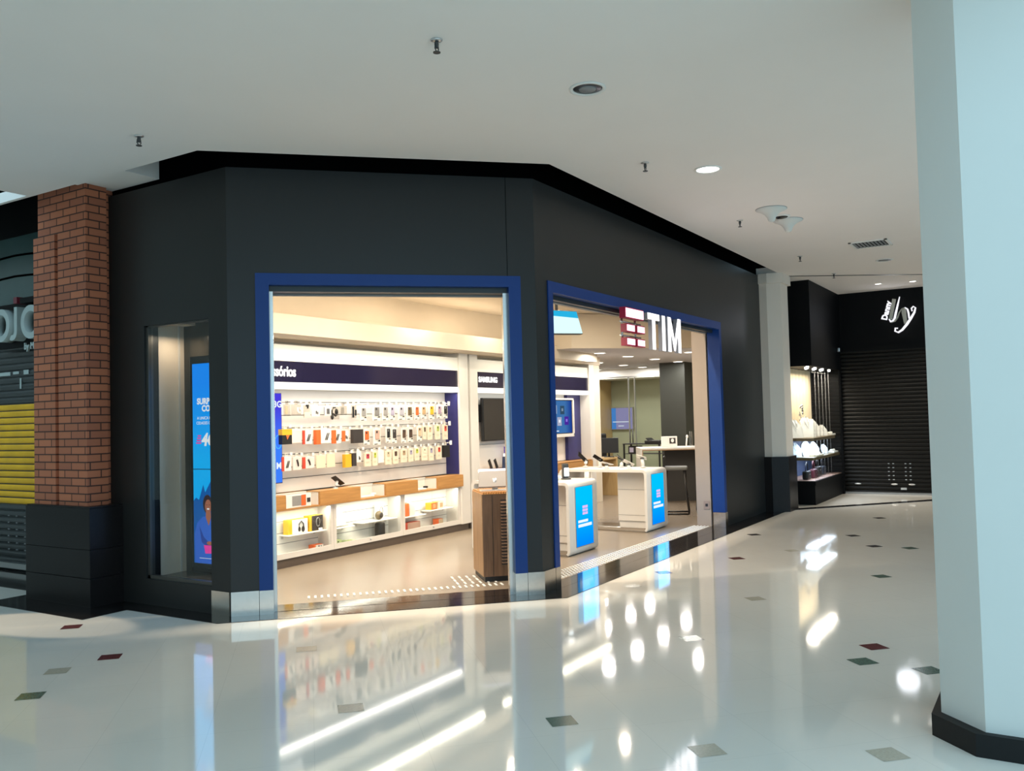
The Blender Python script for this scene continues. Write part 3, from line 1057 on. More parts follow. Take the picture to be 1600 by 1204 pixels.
# script sign of the shop at the end
SCR = emit('script_white_glow', (0.93, 0.93, 1.0), 1.0)
SILV = mat('script_silver', (0.62, 0.60, 0.53), 0.3, 0.55)
t = thing('script_sign', 'lit silver script sign on the black wall above the far shutter', 'sign', (17.55, 2.5, 3.3))
og = (17.55, 2.5, 3.3)
def pz(px, py):   # sign outline as drawn: px right, py down, in hundredths of its own height
    return (17.56, 2.785 - px * 0.01175 / 17.2 * 1.0, 3.745 - py * 0.0118 / 17.2)
def ribbon(name, pts, w, mm, d=0.05):
    m = MB()
    for i in range(len(pts) - 1):
        pass
    L, R_ = [], []
    for i, p in enumerate(pts):
        a = Vector(pts[max(i - 1, 0)]); c = Vector(pts[min(i + 1, len(pts) - 1)])
        tdir = (c - a).normalized()
        nrm = Vector((-tdir.y, tdir.x))
        ww = w[i] / 2
        L.append((p[0] + nrm.x * ww, p[1] + nrm.y * ww)); R_.append((p[0] - nrm.x * ww, p[1] - nrm.y * ww))
    def q(p, dx):
        v = pz(p[0], p[1]); return m._v((v[0] - dx, v[1], v[2]))
    f = [[q(p, d) for p in s_] for s_ in (L, R_)]
    g = [[q(p, 0) for p in s_] for s_ in (L, R_)]
    for i in range(len(pts) - 1):
        m._f([f[0][i], f[0][i + 1], f[1][i + 1], f[1][i]])
        m._f([f[0][i], f[0][i + 1], g[0][i + 1], g[0][i]])
        m._f([f[1][i], f[1][i + 1], g[1][i + 1], g[1][i]])
    m.build(name, mm, t, og)
ribbon('script_stroke', [(430, 170), (395, 350), (350, 560), (320, 720)], [90, 85, 80, 70], SILV)
ribbon('script_stroke', [(570, 120), (520, 310), (460, 540), (420, 700), (380, 760), (320, 770), (280, 700)], [12, 34, 48, 48, 50, 50, 20], SCR)
ribbon('script_stroke', [(330, 790), (430, 760), (500, 670), (550, 540), (620, 450), (690, 430)], [40, 44, 34, 26, 26, 26], SILV)
ribbon('script_stroke', [(660, 440), (660, 560), (680, 720), (690, 860)], [90, 110, 90, 70], SILV)
ribbon('script_stroke', [(690, 425), (750, 470), (775, 580), (785, 730)], [30, 40, 40, 34], SCR)
ribbon('script_stroke', [(865, 540), (850, 460), (900, 410), (950, 450), (920, 570), (830, 720), (720, 880), (600, 1020), (500, 1080), (420, 1040), (430, 960), (500, 970)],
       [26, 30, 30, 34, 44, 56, 60, 50, 44, 40, 36, 30], SCR)
tx = text('lettering', 'Danny', 0.135, pz(215, 730), Vector((0, -0.27, 0.96)).normalized(), (-1, 0, 0), SCR, t, 0.03, 0.006, og, up=Vector((0, 0.96, 0.27)).normalized())
lamp('script_light', 'AREA', (17.4, 2.5, 3.35), 1.5, (0.9, 0.92, 1.0), (15, 2.5, 3.2), 0.4)
t = thing('wall_sensor', 'small grey sensor on the black wall left of the far shutter', 'sensor', (17.3, 3.49, 2.74))
m = MB(); m.box(-0.04, -0.05, -0.05, 0.04, 0.0, 0.03, 0.012); m.build('case', K['silver'], t)
m = MB(); m.ellipsoid((0, -0.05, -0.01), 0.025, 0.015, 0.02); m.build('lens', K['dark'], t)

# lit advertising screen behind the tall window
SCRN = emit('screen_blue', (0.0, 0.40, 0.90), 1.1, (0.0, 0.24, 0.95), 2, 1.0, 1.7)
t = thing('video_screen', 'tall lit blue advertising screen behind the left window', 'screen', (5.30, 6.42, 0.28))
og = (5.30, 6.42, 0.28)
m = MB(); m.box(5.27, 6.10, 0.27, 5.33, 6.775, 2.24, 0.006); m.build('bezel', K['glossblk'], t, og)
m = MB(); m.quad([(5.268, 6.735, 0.36), (5.268, 6.13, 0.36), (5.268, 6.13, 2.17), (5.268, 6.735, 2.17)])
m.build('display', SCRN, t, og)
m = MB(); m.quad([(5.267, 6.735, 1.205), (5.267, 6.13, 1.205), (5.267, 6.13, 1.212), (5.267, 6.735, 1.212)]); m.build('display_seam', K['black'], t, og)
WT = emit('screen_white', (0.85, 0.93, 1.0), 0.95)
MX = (-1, 0, 0)
text('lettering', 'SURPREENDA', 0.075, (5.266, 6.67, 1.80), YD, MX, WT, t, 0.001, 0.003, og)
text('lettering', 'COM A', 0.075, (5.266, 6.605, 1.735), YD, MX, WT, t, 0.001, 0.003, og)
text('lettering', 'A UNICA PRESENTE', 0.038, (5.266, 6.67, 1.66), YD, MX, WT, t, 0.001, 0.0, og)
text('lettering', 'CIDADES COM 5G', 0.038, (5.266, 6.68, 1.615), YD, MX, WT, t, 0.001, 0.0, og)
text('lettering', '4G', 0.155, (5.266, 6.615, 1.425), YD, MX, WT, t, 0.001, 0.006, og, shear=0.2)
m = MB()
PINK = emit('screen_pink', (0.75, 0.05, 0.35), 1.0)
for k in range(4):
    m.quad([(5.2665, 6.69 - k * 0.008, 1.44 + k * 0.022), (5.2665, 6.62, 1.44 + k * 0.022), (5.2665, 6.62, 1.452 + k * 0.022), (5.2665, 6.69 - k * 0.008, 1.452 + k * 0.022)])
m.build('speed_lines', PINK, t, og)
def flat(name, pts, mm, x=5.2665):
    m = MB(); m.quad([(x, p[0], p[1]) for p in pts]); return m.build(name, mm, t, og)
DKB = emit('screen_dark_blue', (0.0, 0.10, 0.42), 0.9)
SUIT = emit('screen_suit_blue', (0.03, 0.13, 0.62), 0.9)
SUIT2 = emit('screen_suit_shade', (0.02, 0.06, 0.34), 0.9)
SKIN = emit('screen_skin', (0.36, 0.13, 0.07), 0.9)
HAIR = emit('screen_hair', (0.03, 0.015, 0.02), 0.9)
def ell(cy, cz, ry, rz, n=20):
    return [(cy + ry * cos(2 * pi * k / n), cz + rz * sin(2 * pi * k / n)) for k in range(n)]
flat('skyline', [(6.735, 0.92), (6.70, 0.95), (6.66, 0.93), (6.60, 1.07), (6.575, 1.00), (6.50, 1.10), (6.44, 0.99), (6.13, 0.98), (6.13, 0.36), (6.735, 0.36)], DKB, 5.2676)
flat('portrait_suit', [(6.72, 0.36), (6.725, 0.62), (6.69, 0.72), (6.62, 0.775), (6.56, 0.79), (6.45, 0.79), (6.36, 0.74), (6.30, 0.60), (6.30, 0.36)], SUIT, 5.2672)
flat('portrait_suit', [(6.66, 0.70), (6.63, 0.55), (6.53, 0.50), (6.50, 0.53), (6.60, 0.60)], SUIT2, 5.2668)
flat('portrait_hair', ell(6.545, 0.895, 0.062, 0.085), HAIR, 5.2671)
flat('portrait_neck', [(6.565, 0.84), (6.505, 0.84), (6.50, 0.775), (6.53, 0.70), (6.57, 0.775)], SKIN, 5.2669)
flat('portrait_face', ell(6.535, 0.875, 0.043, 0.062), SKIN, 5.2667)
flat('portrait_smile', ell(6.535, 0.852, 0.018, 0.007), WT, 5.2664)
flat('portrait_eye', ell(6.553, 0.888, 0.007, 0.004), HAIR, 5.2664)
flat('portrait_eye', ell(6.518, 0.888, 0.007, 0.004), HAIR, 5.2664)
flat('portrait_hand', ell(6.52, 0.545, 0.04, 0.018), SKIN, 5.2664)
flat('portrait_belt', [(6.60, 0.525), (6.42, 0.525), (6.40, 0.46), (6.58, 0.45)], PINK, 5.2666)
flat('caption_bar', [(6.66, 0.405), (6.2, 0.405), (6.2, 0.409), (6.66, 0.409)], WT, 5.2664)
lamp('screen_light', 'AREA', (5.22, 6.45, 1.3), 5, (0.25, 0.55, 1.0), (0, 6.45, 1.3), 0.5, 1.7)

# ================================================================== DISPLAY WALL INSIDE THE SHOP
b = MB()
for a, c in ((5.6, 5.8), (10.30, 10.52), (10.57, 10.77), (12.36, 12.58), (12.62, 12.82), (14.43, 14.62)):
    b.box(a, 7.30, 0.10, c, 7.63, 2.553)
struct(b.build('trim_12', K['white']), 'white posts framing the display units of the back wall')
b = MB()
for a, c in ((5.6, 10.52), (10.57, 12.58), (12.62, 14.62)):
    b.box(a, 7.35, 0.0, c, 7.60, 0.10)
struct(b.build('baseboard_back', mat('kick_taupe', (0.10, 0.075, 0.06), 0.35)), 'taupe kick board under the display units')


def lit_header(x0, x1, label):
    """Lit fascia, dark header board and light strip above a display unit."""
    og = (x0, 7.33, 1.99)
    t = thing('display_header', label, 'header', og, 0, 'dark headers of the back wall')
    m = MB(); m.box(x0, 7.325, 2.305, x1, 7.40, 2.49); m.build('fascia', K['white'], t, og)
    m = MB(); m.box(x0, 7.33, 2.068, x1, 7.40, 2.305); m.build('header_panel', K['headerblk'], t, og)
    m = MB(); m.box(x0, 7.322, 1.992, x1, 7.45, 2.068); m.build('light_strip', K['litstrip'], t, og)
    return t, og


def peg_wall(x0, x1, label):
    og = (x0, 7.55, 0.82)
    return thing('peg_board' if x0 < 6 else 'display_board', label, 'display panel', og, 0, 'back panels of the display units'), og


ha, oga = lit_header(5.8, 10.30, 'long dark header with white lettering above the hanging accessories')
text('lettering', 'acess\u00f3rios', 0.165, (7.135, 7.329, 2.135), (1, 0, 0), (0, -1, 0), K['litwhite'], ha, 0.008, 0.003, oga, 'RIGHT', 0.74)
ua, oga = peg_wall(5.8, 10.3, 'white slatted peg wall full of hanging accessory packs')
m = MB()
m.box(5.8, 7.555, 0.82, 10.3, 7.63, 1.99)
m.mi = 1
for z in (1.85, 1.70, 1.55, 1.40, 1.25, 1.10, 0.975):
    m.box(5.8, 7.553, z - 0.0035, 10.285, 7.557, z + 0.0035)
m.build('slatwall_panel', [K['pegwhite'], K['dark']], ua, oga)
m = MB(); m.box(10.285, 7.335, 0.82, 10.299, 7.556, 1.99); m.build('side_panel', K['navy'], ua, oga)

hb, ogb = lit_header(10.77, 12.36, 'short dark header with a white word above the black screen')
text('lettering', 'SAMSUNG', 0.112, (10.84, 7.329, 2.155), (1, 0, 0), (0, -1, 0), K['litwhite'], hb, 0.006, 0.004, ogb)
ub, ogb = peg_wall(10.77, 12.36, 'plain white panel behind the black screen')
m = MB(); m.box(10.77, 7.56, 0.82, 12.36, 7.63, 1.99); m.build('back_panel', K['matwhite'], ub, ogb)
m = MB(); m.box(10.80, 7.557, 1.2, 12.33, 7.56, 1.205); m.build('panel_joint', pm('grey'), ub, ogb)

hc, ogc = lit_header(12.82, 14.43, 'plain dark blue header above the lit blue screen')
uc, ogc = peg_wall(12.82, 14.43, 'white and navy panel behind the lit blue screen')
m = MB(); m.box(12.82, 7.565, 0.82, 13.93, 7.63, 1.99); m.build('back_panel', K['matwhite'], uc, ogc)
m = MB(); m.box(13.93, 7.50, 0.82, 14.43, 7.63, 1.99); m.build('side_panel', K['navy'], uc, ogc)
m = MB(); m.box(14.62, 7.30, 0.0, 14.86, 7.62, 2.553); struct(m.build('end_pilaster', K['beige']), 'beige pilaster at the end of the display wall')

# pegs with white price tags, and the packs that hang on them
PACKS = [
 (7.06,1.82,0.11,0.13,'clear','beige','clear pouch nearest the blue poster on the top row of hooks'),
 (7.20,1.82,0.16,0.12,'charger','white','clear pack holding a white U-shaped charger, top row'),
 (7.37,1.81,0.11,0.14,'blister','black','blister pack with a black clip above a blank cream card, top row'),
 (7.51,1.80,0.14,0.12,'plugs','grey','grey pack showing two small black adapters, top row'),
 (7.71,1.79,0.12,0.10,'plain','darkgrey','white pack with one dark grey square, top row beside headphones'),
 (7.83,1.79,0.12,0.15,'headphones','black','black headset pack with ear cups on the top row'),
 (7.98,1.80,0.13,0.11,'clear','grey','empty-looking clear grey pouch between headset and car charger'),
 (8.17,1.81,0.09,0.16,'carcharger','black','narrow pack with two black car chargers, top row'),
 (8.34,1.79,0.13,0.18,'case','grey','grey phone case on white card just past the black car chargers'),
 (8.59,1.80,0.16,0.19,'case','grey2','wide card with a ribbed grey phone case, second case of the top row'),
 (8.76,1.80,0.14,0.19,'case','grey3','grey phone case with rounded corner, third case of the top row'),
 (8.90,1.80,0.12,0.19,'case','lilac','lilac phone case crowding the grey one on its left, top row'),
 (9.09,1.80,0.15,0.19,'case','lilacgrey','pale lilac-grey phone case, just before the brown one, top row'),
 (9.26,1.80,0.14,0.19,'case','brown','olive brown phone case on white card, top row'),
 (9.42,1.80,0.11,0.19,'case','orange','orange phone case between brown and tan ones, top row'),
 (9.57,1.80,0.13,0.18,'case','tan','tan phone case between orange and yellow ones, top row'),
 (9.75,1.81,0.13,0.20,'case','yellow','yellow phone case on white card, top row'),
 (9.93,1.81,0.12,0.19,'case','mauve','mauve phone case next to the black case at the end of the top row'),
 (10.07,1.81,0.12,0.19,'case','black','black phone case closing the top row beside the blue panel'),
 (7.03,1.54,0.16,0.17,'bicolor','black','black box with a yellow top hanging beside the blue poster'),
 (7.20,1.53,0.16,0.15,'plain','pinkwhite','blank pinkish white pack after the black and yellow box'),
 (7.37,1.52,0.16,0.16,'cable','red','white cable pack with a thin red edge, middle row'),
 (7.53,1.52,0.08,0.17,'box','orange','narrow solid orange box, first orange one of the middle row'),
 (7.67,1.53,0.18,0.17,'cable','none','white pack with grey and black cables, no coloured edge, middle row'),
 (7.85,1.51,0.16,0.16,'cable','orange','orange cable pack with white half and black cord, middle row'),
 (8.01,1.50,0.12,0.13,'plugs','orange','short pack with orange edge and two black plugs, middle row'),
 (8.22,1.51,0.20,0.17,'box','charcoal','wide charcoal box in the middle of the middle row'),
 (8.39,1.50,0.13,0.19,'case','orange','orange phone case beside the wide charcoal box, middle row'),
 (8.59,1.51,0.15,0.21,'case','rose','dusty pink phone case on tall white card, middle row'),
 (8.81,1.52,0.10,0.20,'case','black','jet black phone case on white card, middle row'),
 (8.93,1.51,0.12,0.20,'case','charcoal','charcoal phone case touching the jet black one, middle row'),
 (9.13,1.50,0.11,0.19,'case','umber','first of the two umber phone cases, middle row'),
 (9.27,1.50,0.12,0.19,'case','umber2','second of the two umber phone cases, middle row'),
 (9.47,1.52,0.11,0.20,'case','beige','beige phone case above the lilac slim pack, middle row'),
 (9.58,1.52,0.08,0.18,'slim','darkbrown','slim cream pack with a dark brown window, middle row'),
 (9.70,1.52,0.12,0.19,'slim','beige','slim cream pack with a faint beige window, middle row'),
 (9.88,1.53,0.12,0.20,'slim','green','slim cream pack with a green window, middle row'),
 (10.06,1.53,0.12,0.21,'slim','red','slim pink pack with a red window at the end of the middle row'),
 (7.04,1.23,0.15,0.16,'cable','red','white box with a red edge beside the foot of the blue poster'),
 (7.20,1.22,0.14,0.15,'stick','none','white pack with one black stick product, bottom row'),
 (7.38,1.21,0.20,0.13,'stick','red','white pack with red edge and black stick product, bottom row'),
 (7.58,1.22,0.16,0.15,'plain','ivory','first of the two ivory packs on the bottom row'),
 (7.75,1.23,0.15,0.16,'plain','ivory2','second of the two ivory packs, next to the yellow box'),
 (8.03,1.21,0.12,0.16,'box','yellow','bright yellow box on the bottom row'),
 (8.14,1.22,0.08,0.16,'box','charcoal','charcoal box tight against the yellow box, bottom row'),
 (8.24,1.24,0.09,0.14,'plugs','white','short white pack with two black dots, bottom row'),
 (8.40,1.21,0.13,0.17,'slim','crimson','slim pack with a crimson window, bottom row'),
 (8.54,1.22,0.10,0.18,'slim','lime','slim pack with a lime window in front of a blank white card'),
 (8.66,1.23,0.12,0.16,'plain','white','blank white card behind the lime window pack, bottom row'),
 (8.80,1.22,0.13,0.18,'slim','sand','slim pack with a sand window after the blank card, bottom row'),
 (8.95,1.22,0.12,0.18,'slim','darkbrown','slim pack with a dark brown window, bottom row'),
 (9.12,1.22,0.13,0.17,'slim','lightbrown','slim pack with a light brown speck, bottom row'),
 (9.27,1.22,0.11,0.17,'slim','lilac','slim pack with a lilac window left of the lime one, bottom row'),
 (9.40,1.23,0.11,0.17,'slim','lime','slim pack with a lime window among lilac and cream ones, bottom row'),
 (9.57,1.23,0.13,0.18,'slim','cream','almost blank slim cream pack, bottom row'),
 (9.72,1.23,0.12,0.19,'slim','lilac','slim pack with a lilac window left of the red one, bottom row'),
 (9.90,1.23,0.13,0.18,'slim','red','slim pack with a bright red window, bottom row'),
 (10.07,1.24,0.14,0.17,'box','black','black pack closing the bottom row against the blue panel'),
]
hooks = {}
for x, zt, w, h, kind, col, lb in PACKS:
    m = MB()
    zz = zt + 0.028
    m.tube([(x, 7.556, zz), (x, 7.34, zz), (x, 7.325, zz + 0.006)], 0.003, 6)
    m.mi = 1
    m.box(x - 0.016, 7.318, zz - 0.012, x + 0.016, 7.324, zz + 0.022)
    m.build('hook', [K['chrome'], K['matwhite']], ua, oga)
for x, z in ((10.12, 1.83), (10.13, 1.55), (10.15, 1.275)):
    m = MB()
    m.tube([(x - 0.06, 7.556, z), (x - 0.06, 7.34, z)], 0.004, 6)
    m.mi = 1
    m.box(x - 0.085, 7.32, z - 0.03, x - 0.035, 7.326, z + 0.03)
    m.build('hook', [K['chrome'], K['matwhite']], ua, oga)

GROUPS = {'case': ('phone_case_pack', 'phone case'), 'slim': ('slim_accessory_pack', 'accessory pack'), 'box': ('accessory_box', 'box'), 'bicolor': ('accessory_box', 'box'),
          'plain': ('blank_card_pack', 'accessory pack'), 'clear': ('clear_pouch_pack', 'accessory pack'), 'cable': ('cable_pack', 'cable pack'), 'stick': ('gadget_pack', 'accessory pack'),
          'plugs': ('adapter_pack', 'accessory pack'), 'headphones': ('headset_pack', 'headset'), 'charger': ('charger_pack', 'accessory pack'),
          'blister': ('blister_pack', 'accessory pack'), 'carcharger': ('car_charger_pack', 'accessory pack')}
for x, zt, w, h, kind, col, lb in PACKS:
    nm, cat = GROUPS[kind]
    t = thing(nm, lb, cat, (x, 7.40, zt), 0, 'accessory packs on the peg wall')
    w2 = w * 0.46
    dep = {'box': 0.05, 'bicolor': 0.06, 'slim': 0.022, 'headphones': 0.05}.get(kind, 0.012)
    y = -dep / 2
    # hang tab with its hole straddles the peg
    m = MB(); m.box(-0.022, -0.002, -0.002, 0.022, 0.002, 0.024); m.box(-0.022, -0.002, 0.032, 0.022, 0.002, 0.042)
    m.box(-0.022, -0.002, 0.02, -0.008, 0.002, 0.036); m.box(0.008, -0.002, 0.02, 0.022, 0.002, 0.036)
    m.build('hang_tab', K['clearpl'] if kind in ('clear', 'charger') else pm('card'), t)
    body = {'case': 'card', 'slim': 'slimcard', 'cable': 'white', 'stick': 'pinkwhite', 'plugs': 'white', 'charger': None, 'clear': None, 'blister': None, 'carcharger': None, 'headphones': None}.get(kind, col)
    m = MB()
    m.box(-w2, y, -h, w2, y + dep, 0, 0.002)
    if kind == 'bicolor':
        m.build('box_body', pm('black'), t)
        m = MB(); m.box(-w2 * 1.01, y - .002, -h * 0.38, w2 * 1.01, y + dep + .001, 0.001); m.mi = 0
        m.build('yellow_top', pm('yellow'), t)
        m = MB(); m.quad([(-0.02, y - .004, -h * .38), (0.035, y - .004, -h * .38), (0.0, y - .004, -h * .7)]); m.build('printed_flash', pm('orange'), t)
    elif body is None:
        m.build('clear_case', K['clearpl'], t)
    else:
        m.build('box_body' if kind == 'box' else 'card', pm(body), t)
    f = y - 0.001
    if kind == 'case':
        m = MB(); m.box(-w2 * .55, f - .010, -h * .66, w2 * .68, f, -h * .08, 0.006)
        m.build('phone_case', pm(col), t)
        m = MB(); m.box(-w2 * .40, f - .0115, -h * .27, -w2 * .02, f - .009, -h * .13, 0.004); m.build('camera_ring', pm('dark' if False else 'charcoal') if col not in ('black', 'charcoal') else pm('grey2'), t)
        m = MB(); m.quad([(w2 * .1, f, -h * .78), (w2 * .85, f, -h * .80), (w2 * .85, f, -h * .69), (w2 * .55, f, -h * .70)])
        m.quad([(-w2 * .75, f, -h * .97), (w2 * .15, f, -h * .95), (w2 * .15, f, -h * .90), (-w2 * .75, f, -h * .92)])
        m.build('printed_mark', pm('charcoal'), t)
    elif kind == 'slim':
        m = MB(); m.box(-w2 * .45, f - .004, -h * .42, w2 * .45, f, -h * .08, 0.002); m.build('window', pm(col), t)
        m = MB(); m.box(-w2 * .2, f - .005, -h * .24, w2 * .06, f - .003, -h * .12); m.build('camera_cutout', pm('charcoal'), t)
        m = MB(); m.box(-w2 * .6, f - .001, -h * .68, w2 * .5, f, -h * .66); m.box(-w2 * .6, f - .001, -h * .75, w2 * .3, f, -h * .73); m.build('printed_lines', pm('sand'), t)
    elif kind in ('cable', 'stick', 'plugs'):
        if col in ('red', 'orange'):
            m = MB(); m.box(-w2 * 1.01, y - .002, -h, -w2 * (.55 if col == 'red' else .1), y + dep, 0.0); m.build('colour_edge', pm(col), t)
        m = MB()
        if kind == 'cable':
            for k in range(2):
                xx = w2 * (0.05 + .3 * k)
                m.tube([(xx - w2 * .2, f - .003, -h * .78), (xx, f - .004, -h * .55), (xx + w2 * .25, f - .003, -h * .3)], 0.006, 6)
        elif kind == 'stick':
            m.tube([(-w2 * .1, f - .003, -h * .2), (w2 * .1, f - .004, -h * .45), (w2 * .25, f - .003, -h * .72)], [0.012, 0.011, 0.007], 8)
        else:
            m.box(-w2 * .05, f - .006, -h * .75, w2 * .2, f, -h * .45, .002); m.box(w2 * .35, f - .006, -h * .8, w2 * .55, f, -h * .55, .002)
        m.build('printed_product', pm('charcoal'), t)
    elif kind == 'headphones':
        m = MB()
        m.tube([(-w2 * .75, 0, -h * .75), (-w2 * .8, 0, -h * .3), (-w2 * .3, 0, -h * .05), (w2 * .3, 0, -h * .05)], 0.010, 8)
        m.build('headband', K['black'], t)
        m = MB(); m.ellipsoid((w2 * .6, 0, -h * .42), 0.022, 0.02, 0.042); m.ellipsoid((-w2 * .75, 0, -h * .8), 0.018, 0.02, 0.035); m.build('ear_cup', K['black'], t)
        m = MB(); m.tube([(-w2 * .6, -.01, -h * .55), (0, -.015, -h * .72), (w2 * .6, -.01, -h * .6)], 0.012, 8); m.build('inner_cushion', pm('charcoal'), t)
    elif kind == 'charger':
        m = MB(); m.tube([(w2 * .2, f - .004, -h * .3), (w2 * .25, f - .006, -h * .8), (w2 * .7, f - .006, -h * .8), (w2 * .75, f - .004, -h * .3)], 0.010, 8); m.build('charger', K['matwhite'], t)
    elif kind == 'blister':
        m = MB(); m.box(-w2 * .5, f - .02, -h * .12, w2 * .2, f, h * .05, .003); m.box(-w2 * .1, f - .018, -h * .28, w2 * .1, f, -h * .1); m.build('clip', K['black'], t)
        m = MB(); m.box(-w2 * .9, f - .002, -h, w2 * .9, f, -h * .55); m.build('insert_card', pm('ivory'), t)
    elif kind == 'carcharger':
        m = MB(); m.box(-w2 * .9, f - .014, -h * .95, -w2 * .3, f, -h * .1, .004); m.box(w2 * .2, f - .014, -h * .8, w2 * .75, f, -h * .35, .004); m.build('charger', K['black'], t)
    elif kind == 'plain' and col == 'darkgrey':
        m = MB(); m.box(-w2 * 1.0, y - .002, -h * 1.02, w2 * 1.0, y + dep, 0.0); m.build('card_front', pm('card'), t)
        m = MB(); m.box(-w2 * .4, f - .004, -h * .85, w2 * .45, f - .001, -h * .2); m.build('printed_square', pm('darkgrey'), t)
    elif kind == 'clear':
        m = MB(); m.box(-w2 * .6, y + .002, -h * .85, w2 * .2, y + .006, -h * .15); m.build('folded_insert', pm('sand' if col == 'beige' else 'grey3'), t)

# poster at the left end of the peg wall
t = thing('hanging_poster', 'narrow glowing blue poster at the left end of the peg wall', 'poster', (6.83, 7.45, 0.95))
og = (6.83, 7.45, 0.95)
m = MB(); m.box(6.62, 7.445, 0.935, 7.022, 7.46, 1.95); m.build('panel', K['navy'], t, og)
m = MB(); m.quad([(6.63, 7.444, 0.945), (7.017, 7.444, 0.945), (7.017, 7.444, 1.943), (6.63, 7.444, 1.943)])
m.build('print', emit('poster_print', (0.07, 0.05, 0.72), 0.95, (0.05, 0.22, 1.0), 2, 0.85, 0.4), t, og)
text('lettering', '3G', 0.10, (6.90, 7.443, 1.79), (1, 0, 0), (0, -1, 0), WT, t, 0.001, 0.003, og)
text('lettering', 'M', 0.10, (6.93, 7.443, 1.10), (1, 0, 0), (0, -1, 0), WT, t, 0.001, 0.003, og)
m = MB()
ring = [(6.965 + 0.048 * cos(2 * pi * k / 24), 7.4425, 1.40 + 0.075 * sin(2 * pi * k / 24)) for k in range(25)]
m.tube(ring, 0.006, 6); m.build('printed_ring', emit('poster_ring', (0.08, 0.45, 1.0), 1.0), t, og)

# ---- oak counter along the wall (with open white niches), and the glass showcases below
def counter(x0, x1, niches, label):
    og = (x0, 7.28, 0.64)
    t = thing('oak_counter', label, 'counter', og, 0, 'oak counters of the back wall')
    m = MB(); m.box(x0, 7.27, 0.643, x1, 7.56, 0.66); m.build('bottom_board', K['oak'], t, og)
    m = MB(); m.box(x0, 7.27, 0.802, x1, 7.56, 0.812)
    xs = x0
    for a, c in niches:
        xs = c
    m.build('top_board', K['oak'], t, og) if not niches else None
    if niches:
        m.bm.clear()
        cuts = [x0] + [v for n_ in niches for v in n_] + [x1]
        for a, c in zip(cuts[::2], cuts[1::2]):
            m.box(a, 7.27, 0.795, c, 7.56, 0.812)
        m.box(x0, 7.50, 0.795, x1, 7.56, 0.812)
        m.build('top_board', K['oak'], t, og)
    cuts = [x0] + [v for n_ in niches for v in n_] + [x1]
    for a, c in zip(cuts[::2], cuts[1::2]):
        m = MB(); m.box(a, 7.268, 0.66, c, 7.30, 0.795); m.build('front_board', K['oak'], t, og)
    for a, c in niches:
        m = MB()
        m.box(a, 7.30, 0.66, a + .012, 7.50, 0.80); m.box(c - .012, 7.30, 0.66, c, 7.50, 0.80)
        m.box(a, 7.49, 0.66, c, 7.50, 0.812); m.build('niche_lining', K['matwhite'], t, og)
        m = MB(); m.box(a, 7.27, 0.80, c, 7.50, 0.808); m.build('niche_glass', K['vglass'], t, og)
        m = MB(); m.box((a + c) / 2 - .12, 7.485, 0.68, (a + c) / 2 - .09, 7.489, 0.79); m.build('niche_upright', K['grey'], t, og)
    return t
counter(5.8, 10.3, [(6.90, 7.43), (8.12, 8.60), (9.25, 9.70)], 'long oak counter with three white niches under the peg wall')
counter(10.77, 12.36, [], 'oak counter under the black screen')
counter(12.82, 14.43, [], 'oak counter under the blue screen')


def showcase(x0, x1, label, lock=True):
    og = (x0, 7.34, 0.10)
    t = thing('glass_showcase', label, 'showcase', og, 0, 'white glass-fronted showcases of the back wall')
    m = MB()
    m.box(x0, 7.351, 0.104, x1, 7.56, 0.115)
    m.box(x0 + .0005, 7.33, 0.103, x1 - .0005, 7.35, 0.165)
    m.box(x0 + .001, 7.332, 0.116, x0 + .045, 7.559, 0.629)
    m.box(x1 - .045, 7.332, 0.116, x1 - .001, 7.559, 0.629)
    m.box(x0, 7.33, 0.63, x1, 7.56, 0.642)
    m.build('carcass', K['white'], t, og)
    m = MB()
    m.box(x0 + .045, 7.548, 0.115, x1 - .045, 7.562, 0.63)
    m.mi = 1
    for z in (0.24, 0.36, 0.49):
        m.box(x0 + .045, 7.546, z - .003, x1 - .045, 7.549, z + .003)
    m.build('slat_back', [K['matwhite'], K['grey']], t, og)
    mid = (x0 + x1) / 2
    m = MB(); m.box(x0 + .045, 7.336, 0.165, mid + .01, 7.341, 0.63); m.build('glass_door', K['vglass'], t, og)
    m = MB(); m.box(mid - .01, 7.345, 0.165, x1 - .045, 7.350, 0.63); m.build('glass_door', K['vglass'], t, og)
    if lock:
        m = MB(); m.lathe([(0.012, 0), (0.012, -0.012), (0.006, -0.014)], (mid, 7.33, 0.14), 12, axis='Y'); m.build('lock', K['silver'], t, og)
    return t
showcase(5.8, 7.71, 'white glass showcase with the yellow headphone boxes, nearest the entrance')
showcase(7.712, 9.0, 'white glass showcase with the tilted tablet and round speaker')
showcase(9.002, 10.298, 'white glass showcase with orange boxes beside the white posts')
showcase(10.77, 12.36, 'white glass showcase under the black screen')
showcase(12.82, 14.43, 'white glass showcase seen between the two display tables')
def acr_shelf(x0, x1, z, label):
    og = ((x0 + x1) / 2, 7.45, z)
    t = thing('acrylic_shelf', label, 'shelf', og, 0, 'small white shelves in the showcases')
    m = MB(); m.box(x0, 7.37, z - .014, x1, 7.545, z, 0.004); m.build('shelf_board', K['matwhite'], t, og)
    m = MB(); m.box(x0 + .03, 7.53, z - .05, x0 + .05, 7.547, z); m.box(x1 - .05, 7.53, z - .05, x1 - .03, 7.547, z); m.build('bracket', K['silver'], t, og)
acr_shelf(7.05, 7.64, 0.345, 'white shelf carrying the two yellow-edged headphone boxes')
acr_shelf(7.78, 8.12, 0.335, 'white shelf under the tilted tablet sign')
acr_shelf(8.28, 8.93, 0.345, 'white shelf under the small round speaker')
acr_shelf(9.07, 9.55, 0.325, 'white shelf under the upright orange box')
acr_shelf(9.65, 10.2, 0.357, 'white shelf under the two small amber boxes')


